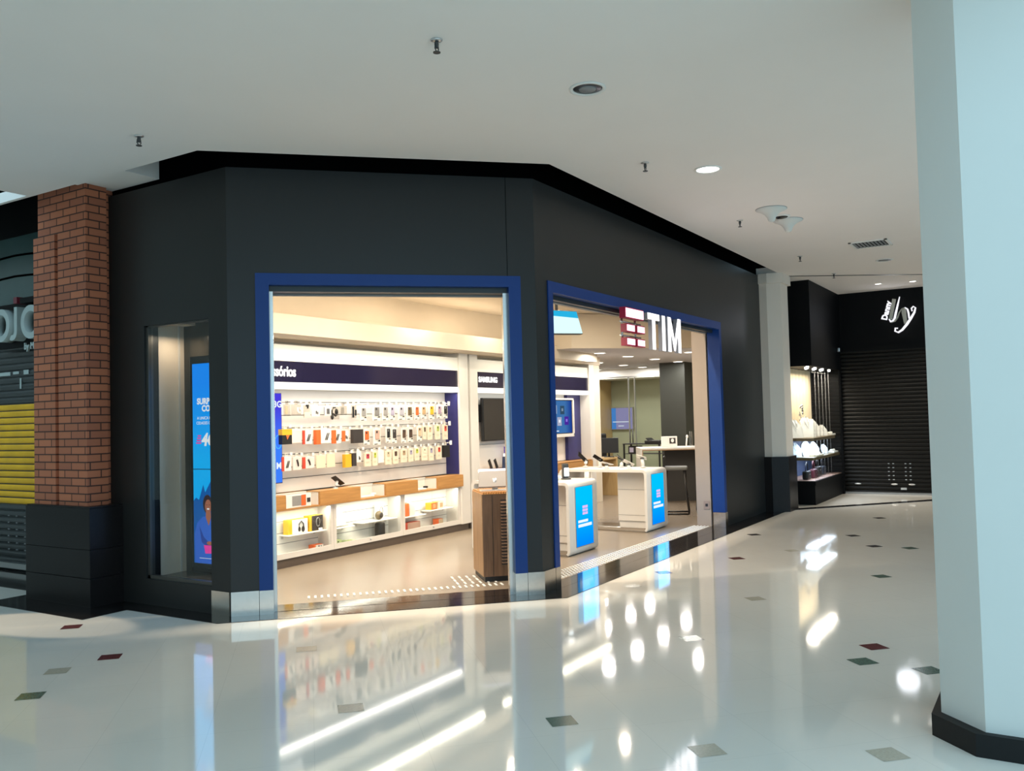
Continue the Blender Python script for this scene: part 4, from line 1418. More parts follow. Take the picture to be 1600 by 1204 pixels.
def carton(name, label, cat, x0, x1, z0, z1, side, front, y=7.41, d=0.09, art=None, rotz=0.0):
    w = x1 - x0
    t = thing(name, label, cat, ((x0 + x1) / 2, y, z0), rotz, 'boxed goods in the glass showcases')
    m = MB(); m.box(-w / 2, 0, 0, w / 2, d, z1 - z0, 0.003); m.build('carton', pm(side), t)
    m = MB(); m.box(-w / 2 + (w * .18 if art != 'full' else .002), -0.003, 0.003, w / 2 - .001, 0.0, z1 - z0 - .003); m.build('front_panel', pm(front), t)
    h = z1 - z0
    if art == 'headphones':
        m = MB()
        m.tube([(w * .02, -.005, h * .35), (w * .03, -.005, h * .65), (w * .15, -.005, h * .85), (w * .27, -.005, h * .65), (w * .28, -.005, h * .35)], 0.007, 8)
        m.build('printed_headband', pm('charcoal'), t)
        m = MB(); m.ellipsoid((w * .05, -.005, h * .3), .02, .003, .028); m.ellipsoid((w * .25, -.005, h * .28), .026, .003, .034); m.build('printed_ear_cups', pm('charcoal'), t)
    elif art == 'earbuds':
        m = MB(); m.ellipsoid((0, -.005, h * .6), .012, .003, .018); m.ellipsoid((w * .25, -.005, h * .5), .012, .003, .018)
        m.tube([(0, -.005, h * .55), (w * .08, -.005, h * .3), (w * .25, -.005, h * .45)], .005, 6); m.build('printed_earbuds', pm('charcoal'), t)
    elif art == 'ring':
        m = MB(); m.tube([(w * .12 + .028 * cos(2 * pi * k / 16), -.005, h * .55 + .05 * sin(2 * pi * k / 16)) for k in range(17)], .005, 6); m.build('printed_outline', pm('grey'), t)
    elif art == 'dots':
        m = MB()
        for a, c in ((-.1, .7), (.25, .3), (-.3, .25)):
            m.ellipsoid((w * a, -.005, h * c), .010, .003, .010)
        m.build('printed_dots', pm('charcoal'), t)
    elif art == 'window':
        m = MB(); m.box(-w * .1, -.006, h * .2, w * .35, -.003, h * .8, .002); m.build('printed_window', pm('tan'), t)
    return t
carton('headphone_box', 'white headphone box with a yellow side, left in the showcase', 'box', 7.07, 7.36, 0.346, 0.51, 'yellow', 'white', art='headphones')
carton('headphone_box', 'dark grey headphone box with a bright yellow edge', 'box', 7.39, 7.61, 0.346, 0.525, 'yellow', 'charcoal', art='ring')
carton('earphone_box', 'small white earphone box with an orange side, on the showcase floor', 'box', 7.46, 7.61, 0.116, 0.18, 'orange', 'white', art='earbuds')
carton('green_carton', 'pale green carton with black dots, at the showcase post', 'box', 7.82, 7.92, 0.116, 0.19, 'mint', 'mint', art='dots')
carton('green_carton', 'plain pale green carton, left of two small ones', 'box', 8.01, 8.08, 0.116, 0.16, 'mint', 'lime', art='full')
carton('green_carton', 'plain pale green carton, right of two small ones', 'box', 8.12, 8.18, 0.116, 0.155, 'mint', 'mint', art='full')
carton('orange_box', 'upright orange box on the left shelf of the last showcase', 'box', 9.12, 9.225, 0.326, 0.50, 'orange', 'orange', art='full')
carton('white_carton', 'slim white carton beside the upright orange box', 'box', 9.245, 9.345, 0.326, 0.495, 'white', 'pinkwhite', art='full')
carton('amber_box', 'amber box on the right shelf of the last showcase', 'box', 9.70, 9.83, 0.358, 0.455, 'yellow', 'orange', art='window')
carton('beige_carton', 'beige carton with a grey window next to the amber box', 'box', 9.85, 10.0, 0.358, 0.46, 'tan', 'pinkwhite', art='window')
carton('red_box', 'clear-fronted box with a red side at the bottom of the last showcase', 'box', 9.13, 9.46, 0.116, 0.24, 'red', 'rose')
carton('orange_carton', 'small orange and beige carton on the bottom right of the last showcase', 'box', 9.86, 9.98, 0.116, 0.215, 'orange', 'beige')
t = thing('tablet_sign', 'tilted white tablet on a clear stand behind the showcase glass', 'tablet', (7.93, 7.44, 0.337))
m = MB(); m.T = Matrix.Rotation(radians(-20), 4, 'X'); m.box(-0.10, -0.006, 0.01, 0.11, 0.006, 0.25, 0.004); m.build('tablet_body', K['white'], t)
m = MB(); m.T = Matrix.Rotation(radians(-20), 4, 'X'); m.box(-0.085, -0.009, 0.10, 0.095, -0.0065, 0.235); m.build('tablet_screen', emit('tablet_glow', (0.95, 0.97, 1.0), 1.1), t)
m = MB(); m.box(-0.11, -0.03, 0.0, 0.12, 0.05, 0.012); m.build('clear_stand', K['clearpl'], t)
t = thing('round_speaker', 'small dark round speaker on the middle showcase shelf', 'speaker', (8.64, 7.43, 0.346))
m = MB(); m.ellipsoid((0, 0, 0.055), 0.058, 0.045, 0.056, 20, 14); m.build('speaker_shell', pm('brown'), t)
m = MB(); m.lathe([(0.036, -0.040), (0.030, -0.044), (0.001, -0.044)], (0, 0, 0.055), 20, axis='Y'); m.build('grille', pm('charcoal'), t)
carton('white_carton', 'white carton with a small grey ring behind the round speaker', 'box', 8.66, 8.79, 0.346, 0.53, 'white', 'white', y=7.48, d=0.05, art='ring')
t = thing('black_speaker', 'tall black cylinder speaker standing on the middle showcase floor', 'speaker', (8.665, 7.44, 0.116))
m = MB(); m.lathe([(0.060, 0), (0.066, 0.01), (0.066, 0.17), (0.058, 0.185), (0.05, 0.186)], seg=28); m.build('speaker_body', K['black'], t)
m = MB(); m.lathe([(0.05, 0.184), (0.045, 0.190), (0.001, 0.190)], seg=28); m.build('top_ring', K['grey'], t)
t = thing('price_card', 'tiny white price card before the dark headphone box', 'card', (7.55, 7.385, 0.346))
m = MB(); m.T = Matrix.Rotation(radians(-15), 4, 'X'); m.box(-0.03, -0.002, 0.0, 0.03, 0.002, 0.03); m.build('card', K['matwhite'], t)

# on the oak counter
t = thing('tablet_box', 'flat white box with an orange and grey tablet print in the first niche', 'box', (7.11, 7.285, 0.661))
m = MB(); m.box(-0.19, 0, 0, 0.19, 0.05, 0.145, 0.003); m.build('carton', pm('white'), t)
m = MB(); m.box(-0.10, -.003, 0.02, 0.10, 0.0, 0.13); m.build('printed_tablet', pm('grey'), t)
m = MB(); m.box(0.035, -.005, 0.015, 0.105, -.003, 0.135); m.build('orange_band', pm('orange'), t)
m = MB(); m.box(0.125, -.004, 0.045, 0.175, 0.0, 0.095); m.build('printed_square', pm('charcoal'), t)
for x, lb, dk in ((8.33, 'white charging dock in the middle niche of the oak counter', False), (9.40, 'white dock with black ends in the last niche of the oak counter', True)):
    t = thing('charging_dock', lb, 'charger', (x, 7.33, 0.661), 0, 'docks in the counter niches')
    m = MB(); m.box(-0.12, 0, 0.0, 0.12, 0.07, 0.022, 0.006); m.build('dock_body', K['matwhite'], t)
    m = MB()
    m.box(-0.17, 0.0, 0, -0.125, 0.05, 0.03, .005); m.box(0.10, 0.0, 0.02, 0.15, 0.05, 0.045, .005)
    m.build('dock_end', K['black'] if dk else K['matwhite'], t)
def phone(name, label, loc, tilt, rotz, w=0.075, h=0.155, scr=None, group=None):
    t = thing(name, label, 'phone', loc, rotz, group)
    m = MB(); m.T = Matrix.Rotation(radians(tilt), 4, 'X'); m.box(-w / 2, -0.004, -h / 2, w / 2, 0.004, h / 2, 0.0035); m.build('phone_body', K['black'], t)
    m = MB(); m.T = Matrix.Rotation(radians(tilt), 4, 'X'); m.box(-w / 2 + .004, -0.0052, -h / 2 + .006, w / 2 - .004, -0.0042, h / 2 - .006); m.build('phone_screen', scr or K['glossblk'], t)
    return t
t = thing('display_stand', 'white angled stand of the tilted phone on the oak counter', 'stand', (7.82, 7.40, 0.812))
m = MB(); m.tube([(0, 0, 0), (0.01, 0.0, 0.04), (0.035, 0, 0.085)], [0.024, 0.02, 0.016], 14); m.build('post', K['matwhite'], t)
m = MB(); m.lathe([(0.035, 0), (0.032, 0.008), (0.02, 0.01)], seg=20); m.build('foot', K['matwhite'], t)
t = thing('tilted_phone', 'black phone tilted on its stand on the oak counter', 'phone', (7.855, 7.39, 0.902))
m = MB(); m.T = Matrix.Rotation(radians(33), 4, 'Y') @ Matrix.Rotation(radians(-25), 4, 'X'); m.box(-0.095, -0.035, -0.005, 0.095, 0.035, 0.005, 0.004); m.build('phone_body', K['black'], t)
m = MB(); m.T = Matrix.Rotation(radians(33), 4, 'Y') @ Matrix.Rotation(radians(-25), 4, 'X'); m.box(-0.09, -0.031, 0.0051, 0.09, 0.031, 0.006); m.build('phone_screen', K['glossblk'], t)

# screens of the display wall
t = thing('video_screen', 'switched-off black screen mounted under the second header', 'screen', (11.55, 7.5, 1.26))
og = (11.55, 7.5, 1.26)
m = MB(); m.box(11.12, 7.45, 1.255, 12.2, 7.50, 1.92, 0.006); m.build('screen_body', K['black'], t, og)
m = MB(); m.box(11.135, 7.447, 1.275, 12.185, 7.4495, 1.905); m.build('screen_glass', K['glossblk'], t, og)
m = MB(); m.box(11.06, 7.50, 1.55, 11.3, 7.559, 1.82); m.box(11.3, 7.50, 1.45, 12.0, 7.559, 1.7); m.build('wall_bracket', K['black'], t, og)
t = thing('video_screen', 'lit blue screen in a white frame with phone tiles', 'screen', (13.5, 7.45, 1.26))
og = (13.5, 7.45, 1.26)
m = MB()
m.box(12.9, 7.40, 1.245, 14.0, 7.50, 1.30); m.box(12.9, 7.40, 1.90, 14.0, 7.50, 1.93); m.box(13.975, 7.40, 1.245, 14.0, 7.50, 1.93); m.box(12.9, 7.40, 1.245, 12.93, 7.50, 1.93)
m.build('frame', K['white'], t, og)
m = MB(); m.box(12.93, 7.43, 1.30, 13.975, 7.50, 1.90); m.build('screen_body', K['black'], t, og)
m = MB(); m.quad([(12.95, 7.428, 1.315), (13.95, 7.428, 1.315), (13.95, 7.428, 1.885), (12.95, 7.428, 1.885)])
m.build('display', emit('wall_screen_blue', (0.05, 0.17, 0.42), 0.9, (0.012, 0.05, 0.30), 0, 0.2, 0.42), t, og)
for (x, z, c) in ((13.10, 1.72, (0.03, 0.06, 0.10)), (13.33, 1.73, (0.28, 0.36, 0.50)), (13.60, 1.72, (0.03, 0.07, 0.12)), (13.49, 1.52, (0.36, 0.38, 0.5)), (13.75, 1.53, (0.06, 0.02, 0.30)), (13.0, 1.52, (0.05, 0.17, 0.40))):
    m = MB(); m.box(x - .075, 7.4255, z - .075, x + .075, 7.4275, z + .075); m.build('app_tile', emit('tile', c, 1.0), t, og)
    m = MB(); m.box(x - .03, 7.4235, z - .02, x + .03, 7.4252, z + .03); m.build('tile_icon', emit('icon', tuple(min(1, v * 2 + .15) for v in c), 0.9), t, og)
m = MB(); m.box(13.35, 7.4255, 1.345, 13.46, 7.4275, 1.36); m.build('caption', WT, t, og)

# goods on the counter under the black screen
for x, lb in ((11.24, 'left one of two black phones tilted under the black screen'), (11.40, 'right one of two black phones tilted under the black screen')):
    t = thing('tilted_phone', lb, 'phone', (x, 7.42, 0.90), 0, 'phones under the black screen')
    m = MB(); m.T = Matrix.Rotation(radians(-28), 4, 'Y'); m.box(-0.03, -0.006, -0.08, 0.03, 0.006, 0.08, 0.004); m.build('phone_body', K['black'], t)
    m = MB(); m.tube([(0.0, 0.01, -0.02), (0.01, 0.03, -0.085)], 0.012, 8); m.build('support', K['white'], t)
t = thing('counter_poster', 'dark blue card poster with a purple cube on top, right of the tilted phones', 'poster', (11.68, 7.36, 0.813))
m = MB(); m.T = Matrix.Rotation(radians(-8), 4, 'X')
lo = [(-0.17, 0, 0), (0.2, 0, 0), (0.2, 0, 0.19), (-0.11, 0, 0.19)]
V0 = [m._v(p) for p in lo]; V1 = [m._v((p[0], 0.02, p[2])) for p in lo]
m._f(V0); m._f(V1[::-1])
for i in range(4): m._f([V0[i], V1[i], V1[(i + 1) % 4], V0[(i + 1) % 4]])
m.build('card', mat('poster_blue', (0.012, 0.03, 0.09), 0.3, vary=.4, scale=9), t)
m = MB(); m.box(-0.06, 0.01, 0.19, 0.2, 0.06, 0.235); m.build('light_ledge', K['litwhite'], t)
m = MB(); m.box(0.02, 0.0, 0.235, 0.2, 0.1, 0.34, .004); m.build('purple_cube', emit('purple_print', (0.12, 0.03, 0.42), 0.7), t)

# ================================================================== ENTRANCE COUNTER
ux, uy = Vector((S2, -S2, 0)), Vector((S2, S2, 0))
ogc2 = Vector((7.148, 4.822, 0.004))
RZ = -pi / 4
t = thing('wood_counter', 'dark slatted wooden counter with a louvred front in the left entrance', 'counter', ogc2, RZ)
m = MB()
m.box(0.012, 0.012, 0.0, 0.62, 0.53, 0.06); m.build('plinth', K['black'], t)
m = MB(); m.box(0.0, 0.0, 0.05, 0.64, 0.545, 0.855, 0.002); m.build('counter_body', K['walnut'], t)
m = MB(); m.box(-0.004, 0.02, 0.05, 0.0, 0.53, 0.853); m.build('side_cheek', K['oakv'], t)
m = MB()
for i in range(25):
    m.box(0.01 + i * 0.025, 0.008, 0.856, 0.022 + i * 0.025, 0.54, 0.872)
m.box(0.0, 0.0, 0.848, 0.64, 0.545, 0.858)
m.build('slatted_top', K['oak'], t)
m = MB(); m.box(0.18, -0.002, 0.16, 0.60, 0.001, 0.795); m.build('louvre_recess', pm('charcoal'), t)
m = MB()
for i in range(20):
    z = 0.175 + i * 0.031
    m.quad([(0.18, -0.0022, z + .018), (0.60, -0.0022, z + .018), (0.60, -0.012, z), (0.18, -0.012, z)])
    m.quad([(0.18, -0.012, z), (0.60, -0.012, z), (0.60, -0.0022, z - .002), (0.18, -0.0022, z - .002)])
m.build('louvres', K['walnut'], t)
m = MB(); m.box(0.095, -0.002, 0.06, 0.099, 0.0005, 0.845); m.build('door_gap', K['black'], t)
t = thing('tablet_stand', 'white tablet seen from behind on a short post on the wooden counter', 'tablet', Vector((7.148, 4.822, 0.876)) + ux * 0.17 + uy * 0.20, RZ)
m = MB(); m.lathe([(0.055, 0), (0.055, 0.01), (0.028, 0.012)], seg=24); m.box(-0.15, -0.05, 0.0, 0.15, 0.06, 0.010); m.build('base', K['white'], t)
m = MB(); m.tube([(0, 0, 0.01), (0, 0.005, 0.07), (0, 0.02, 0.12)], [0.030, 0.028, 0.026], 16); m.build('post', K['silver'], t)
m = MB(); m.T = Matrix.Translation((0, 0.03, 0.125)) @ Matrix.Rotation(radians(-38), 4, 'X')
pts = [(-0.175, -0.11), (0.175, -0.11), (0.145, 0.085), (-0.145, 0.085)]
V0 = [m._v((p[0], -0.012, p[1])) for p in pts]; V1 = [m._v((p[0], 0.012, p[1])) for p in pts]
m._f(V0); m._f(V1[::-1])
for i in range(4): m._f([V0[i], V1[i], V1[(i + 1) % 4], V0[(i + 1) % 4]])
m.build('tablet_back', mat('tablet_grey', (0.30, 0.27, 0.25), 0.4), t)
m = MB(); m.T = Matrix.Translation((0, 0.03, 0.125)) @ Matrix.Rotation(radians(-38), 4, 'X'); m.box(-0.15, -0.013, 0.075, 0.15, 0.014, 0.105, 0.004)
m.build('light_bar', emit('lit_edge', (1.0, 0.93, 0.98), 1.6), t)  # glowing bar paints the strong light on the tablet's top edge

# ================================================================== DISPLAY TABLES
SC1 = emit('table_screen', (0.0, 0.24, 0.98), 1.0, (0.0, 0.52, 1.0), 2, 0.1, 0.6)
PLATE = mat('taupe_floor_plate', (0.20, 0.165, 0.13), 0.2)
LOGO = emit('table_logo', (0.75, 0.50, 0.85), 1.0)
def display_table(x0, label):
    w, y0, y1, hh, th = 0.72, 4.77, 6.12, 0.848, 0.035
    og = (x0, y0, 0.003)
    t = thing('display_table', label, 'table', og, 0, 'white waterfall display tables')
    # rounded loop: top, front panel, bottom plate, rear panel
    def rr(a0, b0, a1, b1, r, n=6):
        out = []
        for cx, cz, s in ((a1 - r, b1 - r, 0), (a0 + r, b1 - r, 90), (a0 + r, b0 + r, 180), (a1 - r, b0 + r, 270)):
            for k in range(n + 1):
                a = radians(s + 90 * k / n)
                out.append((cx + r * cos(a), cz + r * sin(a)))
        return out
    m = MB()
    O_, I_ = rr(y0, 0.004, y1, hh, 0.06), rr(y0 + th, 0.004 + 0.02, y1 - th, hh - th, 0.035)
    rows = [[m._v((x, p[0], p[1])) for p in ring] for x, ring in ((x0, O_), (x0 + w, O_), (x0 + w, I_), (x0, I_))]
    n = len(O_)
    for a, c in ((0, 1), (1, 2), (2, 3), (3, 0)):
        for k in range(n):
            j = (k + 1) % n
            pa, pb = I_[k], I_[j]
            m.mi = 1 if a in (1, 2, 3) and max(pa[1], pb[1]) < 0.03 else 0
            m._f([rows[a][k], rows[a][j], rows[c][j], rows[c][k]], a in (0, 2))
    m.build('waterfall_shell', [K['white'], PLATE], t, og)
    m = MB(); m.box(x0 + .15, y0 - .003, 0.085, x0 + .60, y0 + .02, 0.785); m.build('screen_bezel', pm('grey'), t, og)
    m = MB(); m.quad([(x0 + .16, y0 - .004, 0.092), (x0 + .59, y0 - .004, 0.092), (x0 + .59, y0 - .004, 0.778), (x0 + .16, y0 - .004, 0.778)]); s_ = m.build('screen', SC1, t, og)
    m = MB()
    for z0, z1 in ((0.525, 0.555), (0.487, 0.515), (0.450, 0.478)):
        m.box(x0 + .325, y0 - .006, z0, x0 + .385, y0 - .0045, z1); m.box(x0 + .392, y0 - .006, z0, x0 + .455, y0 - .0045, z1)
    m.build('logo', LOGO, t, og)
    m = MB(); m.box(x0 + .21, y0 - .006, 0.362, x0 + .455, y0 - .0045, 0.392); m.box(x0 + .21, y0 - .006, 0.31, x0 + .55, y0 - .0045, 0.345); m.build('text_bars', WT, t, og)
    m = MB(); m.box(x0 + .25, y0 + 0.05, 0.12, x0 + .60, y0 + .55, hh - th, 0.003); m.box(x0 + .27, y0 + .055, 0.025, x0 + .58, y0 + .54, 0.12); m.build('drawer_block', K['white'], t, og)
    m = MB(); m.box(x0 + .247, y0 + 0.05, 0.555, x0 + .2495, y0 + .55, 0.56); m.box(x0 + .247, y0 + .05, 0.20, x0 + .2495, y0 + .55, 0.205); m.build('drawer_gap', pm('grey'), t, og)
    lamp('table_screen_light', 'AREA', (x0 + .375, y0 - .06, 0.45), 2.6, (0.1, 0.45, 1.0), (x0 + .375, 0, 0.45), 0.4, 0.65)
    return t
display_table(8.83, 'white display table with blue screen next to the dark corner post')
display_table(11.06, 'white display table with blue screen carrying the row of phones')

ZT = 0.853
def stand(x, y, label, hgt=0.10, lean=0.02):
    t = thing('phone_stand', label, 'stand', (x, y, ZT), 0, 'white phone stands on the display table')
    m = MB(); m.lathe([(0.040, 0), (0.040, 0.008), (0.025, 0.011)], seg=20); m.build('foot', K['matwhite'], t)
    m = MB(); m.tube([(0, 0, 0.008), (lean * .3, 0, hgt * .5), (lean, 0, hgt)], [0.026, 0.024, 0.022], 14); m.build('post', K['matwhite'], t)
    m = MB(); m.lathe([(0.028, -0.006), (0.028, 0.006)], (lean, 0, hgt), 16); m.build('head', K['dark'], t)
def tilt_phone(x, y, z, label, rx, ry, back=False, w=.075, h=.155, rz=0):
    t = thing('display_phone', label, 'phone', (x, y, z), radians(rz), 'phones on the display table')
    R_ = Matrix.Rotation(radians(ry), 4, 'Y') @ Matrix.Rotation(radians(rx), 4, 'X')
    m = MB(); m.T = R_; m.box(-w / 2, -h / 2, -.004, w / 2, h / 2, .004, .0035); m.build('phone_body', K['white'] if back else K['black'], t)
    m = MB(); m.T = R_; m.box(-w / 2 + .004, -h / 2 + .005, .0042, w / 2 - .004, h / 2 - .005, .0052); m.build('phone_screen', emit('pale_screen', (0.7, 0.72, 0.68), 0.9) if back else K['glossblk'], t)
stand(11.62, 5.98, 'phone stand under the large black phone by the beige portal', 0.09, 0.03)
tilt_phone(11.63, 6.02, ZT + .125, 'large black phone standing steeply at the far end of the row', 55, -35, False, .10, .22, 20)
stand(11.63, 5.74, 'phone stand just right of the beige portal', 0.105, -0.02)
tilt_phone(11.60, 5.76, ZT + .125, 'dark phone on the stand just right of the portal', 40, -30, False)
stand(11.2, 5.43, 'short stand under the flat silver phone, front row', 0.055, 0.0)
tilt_phone(11.2, 5.43, ZT + .075, 'flat pale phone on the short stand of the front row', 15, 6, True, .085, .19, 60)
stand(11.63, 5.40, 'phone stand in the middle of the rear row', 0.105, 0.03)
tilt_phone(11.66, 5.42, ZT + .125, 'dark phone at the middle of the rear row', 40, 30, False)
stand(11.2, 5.09, 'short stand with a round pale phone tilted on it, front row', 0.06, 0.0)
tilt_phone(11.2, 5.09, ZT + .085, 'white phone tilted towards the corridor on the front row', 30, 25, True, .085, .16, 40)
stand(11.63, 5.06, 'tall white stand at the near end of the rear row', 0.125, -0.03)
tilt_phone(11.60, 5.07, ZT + .142, 'white phone hanging off the tall stand at the near end', 20, 35, True, .075, .15, 20)
# on the first table
t = thing('watch_dock', 'dark upright dock with a bright glowing face on the first table', 'dock', (9.28, 5.04, ZT))
m = MB(); m.lathe([(0.06, 0), (0.06, 0.010), (0.045, 0.014)], seg=24); m.build('base', K['dark'], t)
m = MB(); m.T = Matrix.Rotation(radians(-38), 4, 'Z'); m.box(-0.045, -0.02, 0.012, 0.03, 0.035, 0.185, 0.012); m.build('dock_body', K['dark'], t)
m = MB(); m.T = Matrix.Rotation(radians(-38), 4, 'Z') @ Matrix.Translation((-0.002, -0.024, 0.085)); m.box(-0.030, -0.004, -0.05, 0.030, 0.004, 0.05, 0.004); m.build('glowing_face', emit('dock_glow', (0.85, 0.95, 1.0), 3.0), t)
t = thing('white_dock', 'white rounded dock beside the glowing one on the first table', 'dock', (9.13, 5.12, ZT))
m = MB(); m.box(-0.07, -0.07, 0, 0.07, 0.07, 0.05, 0.02); m.build('base', K['matwhite'], t)
m = MB(); m.ellipsoid((-0.01, 0, 0.075), 0.05, 0.05, 0.04); m.build('cup', K['matwhite'], t)

# ================================================================== REAR TABLE, STOOLS, OFFICE
ux3 = Vector((0.5, -0.866, 0)).normalized()
og = Vector((14.45, 6.33, 0.004))
t = thing('high_table', 'high white-topped table with a wooden inside behind the display tables', 'table', og, atan2(ux3.y, ux3.x))
HT = t
m = MB(); m.box(0, 0, 0.965, 2.0, 0.75, 1.0, 0.006); m.box(0, 0, 0, 0.03, 0.75, 0.97); m.build('white_shell', K['white'], t)
m = MB(); m.box(0.031, 0.005, 0.02, 0.045, 0.745, 0.96); m.box(0.03, 0.005, 0.952, 1.98, 0.745, 0.964); m.build('wood_lining', K['oakv'], t)
m = MB(); m.box(0.5, 0.55, 0.0, 1.95, 0.58, 0.95); m.build('back_panel', K['dark'], t)
def on3(a, d, z): return og + ux3 * a + Vector((-ux3.y, ux3.x, 0)) * d + Vector((0, 0, z))
AZ3 = atan2(ux3.y, ux3.x)
t = thing('picture_card', 'white card box with a small dark portrait photo on the high table', 'box', on3(0.55, 0.22, 1.004), AZ3)
m = MB(); m.box(-0.14, 0, 0, 0.14, 0.06, 0.19, 0.004); m.build('card', K['matwhite'], t)
m = MB(); m.box(0.0, -.003, 0.06, 0.11, 0, 0.16); m.build('photo', pm('charcoal'), t)
m = MB(); m.ellipsoid((0.055, -.004, 0.115), .028, .002, .035); m.build('pale_shape', K['matwhite'], t)
t = thing('slim_stand', 'slender white stand with a round head on the high table', 'stand', on3(0.86, 0.3, 1.004), AZ3)
m = MB(); m.tube([(0, 0, 0), (0.02, 0, 0.17)], 0.013, 10); m.build('stem', K['matwhite'], t)
m = MB(); m.ellipsoid((0.022, 0, 0.18), .022, .018, .03); m.build('head', K['matwhite'], t)
t = thing('glass_cube', 'clear cube case on the high table', 'case', on3(1.05, 0.3, 1.004), AZ3)
m = MB(); m.box(-0.1, -0.1, 0, 0.1, 0.1, 0.27); m.build('clear_box', K['glass'], t)
m = MB()
for a in (-.1, .1):
    for c in (-.1, .1):
        m.box(a - .004, c - .004, 0, a + .004, c + .004, 0.27)
m.build('edge', K['silver'], t)
t = thing('lamp_stand', 'white mushroom-headed stand at the pier end of the high table', 'stand', on3(1.28, 0.25, 1.004), AZ3)
m = MB(); m.tube([(0, 0, 0), (-0.005, 0, 0.09), (0.012, 0, 0.18)], [0.05, 0.038, 0.026], 14); m.build('stem', K['matwhite'], t)
m = MB(); m.T = Matrix.Translation((0, 0, 0.2)) @ Matrix.Rotation(radians(15), 4, 'Y'); m.lathe([(0.03, -0.02), (0.11, 0.0), (0.11, 0.02), (0.07, 0.035), (0.001, 0.04)], seg=24); m.build('head', K['white'], t)
m = MB(); m.box(1.05, 0.12, 0.845, 1.9, 0.5, 0.87); m.build('inner_shelf', K['maple'], HT)
t = thing('white_block', 'small white block on the pale shelf inside the high table', 'box', on3(1.28, 0.25, 0.871), AZ3)
m = MB(); m.box(-0.05, -0.05, 0, 0.06, 0.05, 0.065, .01); m.build('block', K['matwhite'], t)
m = MB(); m.box(-0.05, -0.052, 0.02, 0.06, -0.05, 0.03); m.build('seam', pm('sand'), t)


def stool(x, y, rz, label):
    t = thing('bar_stool', label, 'stool', (x, y, 0.004), radians(rz), 'bar stools at the high table')
    m = MB()
    m.box(-0.19, -0.19, 0.70, 0.19, 0.19, 0.755, 0.022); m.build('seat', mat('stool_grey', (0.13, 0.135, 0.13), 0.6), t)
    m = MB()
    m.box(-0.19, 0.165, 0.74, 0.19, 0.19, 0.92, 0.012); m.build('backrest', K['black'], t)
    for sx in (-1, 1):
        for sy in (-1, 1):
            m = MB(); m.tube([(sx * .14, sy * .14, .70), (sx * .155, sy * .16, .40), (sx * .19, sy * .20, 0.012)], [.022, .017, .014], 8); m.build('leg', K['black'], t)
        m = MB(); m.tube([(sx * .19, -.20, .013), (sx * .19, .20, .013)], .013, 8); m.build('floor_bar', K['black'], t)
        m = MB(); m.tube([(sx * .15, -.15, .62), (sx * .06, -.165, .50), (sx * .02, -.16, .69)], .010, 6); m.build('brace', K['black'], t)
    for sy in (-1, 1):
        m = MB(); m.tube([(-.175, sy * .18, .26), (.175, sy * .18, .26)], .012, 8); m.build('footrest', K['black'], t)
stool(13.35, 5.25, 20, 'black-legged grey bar stool nearest the white display table')
stool(13.75, 4.82, 30, 'black-legged grey bar stool half hidden by the beige pier')

# office: sage wall, glass partition, dark column, chair, desk, printer table
m = MB(); m.box(17.62, 6.66, 0.003, 18.2, 7.22, 2.70); struct(m.build('dark_column', mat('dark_olive_paint', (0.030, 0.032, 0.026), 0.45)), 'dark square column in the back office')
m = MB(); m.box(18.9, 9.5, 0.003, 19.98, 9.54, 2.47); struct(m.build('wood_panel_wall', K['maple']), 'pale wood panelled office wall')
m = MB(); m.box(17.95, 7.25, 0.01, 17.965, 9.7, 2.47); gp = struct(m.build('glass_partition', glass('partition_glass', (0.93, 0.96, 0.93), 0.8)), 'glass office partition')
m = MB(); m.box(17.93, 7.95, 0.01, 17.985, 7.962, 2.44); m.box(17.93, 8.10, 0.01, 17.985, 8.112, 2.44); m.box(17.93, 7.25, 2.44, 17.985, 9.7, 2.47); struct(m.build('partition_frame', K['silver'], gp))
m = MB(); m.tube([(17.90, 8.01, 0.95), (17.90, 8.01, 1.30)], .013, 8); m.tube([(17.90, 8.08, 0.95), (17.90, 8.08, 1.30)], .013, 8); struct(m.build('door_handle', K['dark'], gp))
t = thing('office_screen', 'lilac and blue panel standing in for a reflection in the office glass', 'screen', (19.9, 9.15, 1.25))
og = (19.9, 9.15, 1.25)  # added glowing panel paints the reflection of a screen in the glass
m = MB(); m.box(19.93, 8.9, 1.24, 19.99, 9.49, 1.80, .005); m.build('screen_body', pm('grey'), t, og)
m = MB(); m.box(19.926, 8.92, 1.26, 19.93, 9.36, 1.78); m.build('lilac_display', emit('lilac_display', (0.26, 0.24, 0.46), 0.9), t, og)
m = MB(); m.box(19.925, 9.36, 1.26, 19.93, 9.48, 1.78); m.build('blue_display', emit('blue_display', (0.05, 0.22, 0.62), 0.9), t, og)
m = MB(); m.box(19.922, 8.98, 1.43, 19.925, 9.45, 1.445); m.box(19.922, 9.15, 1.33, 19.925, 9.3, 1.345); m.build('caption', WT, t, og)

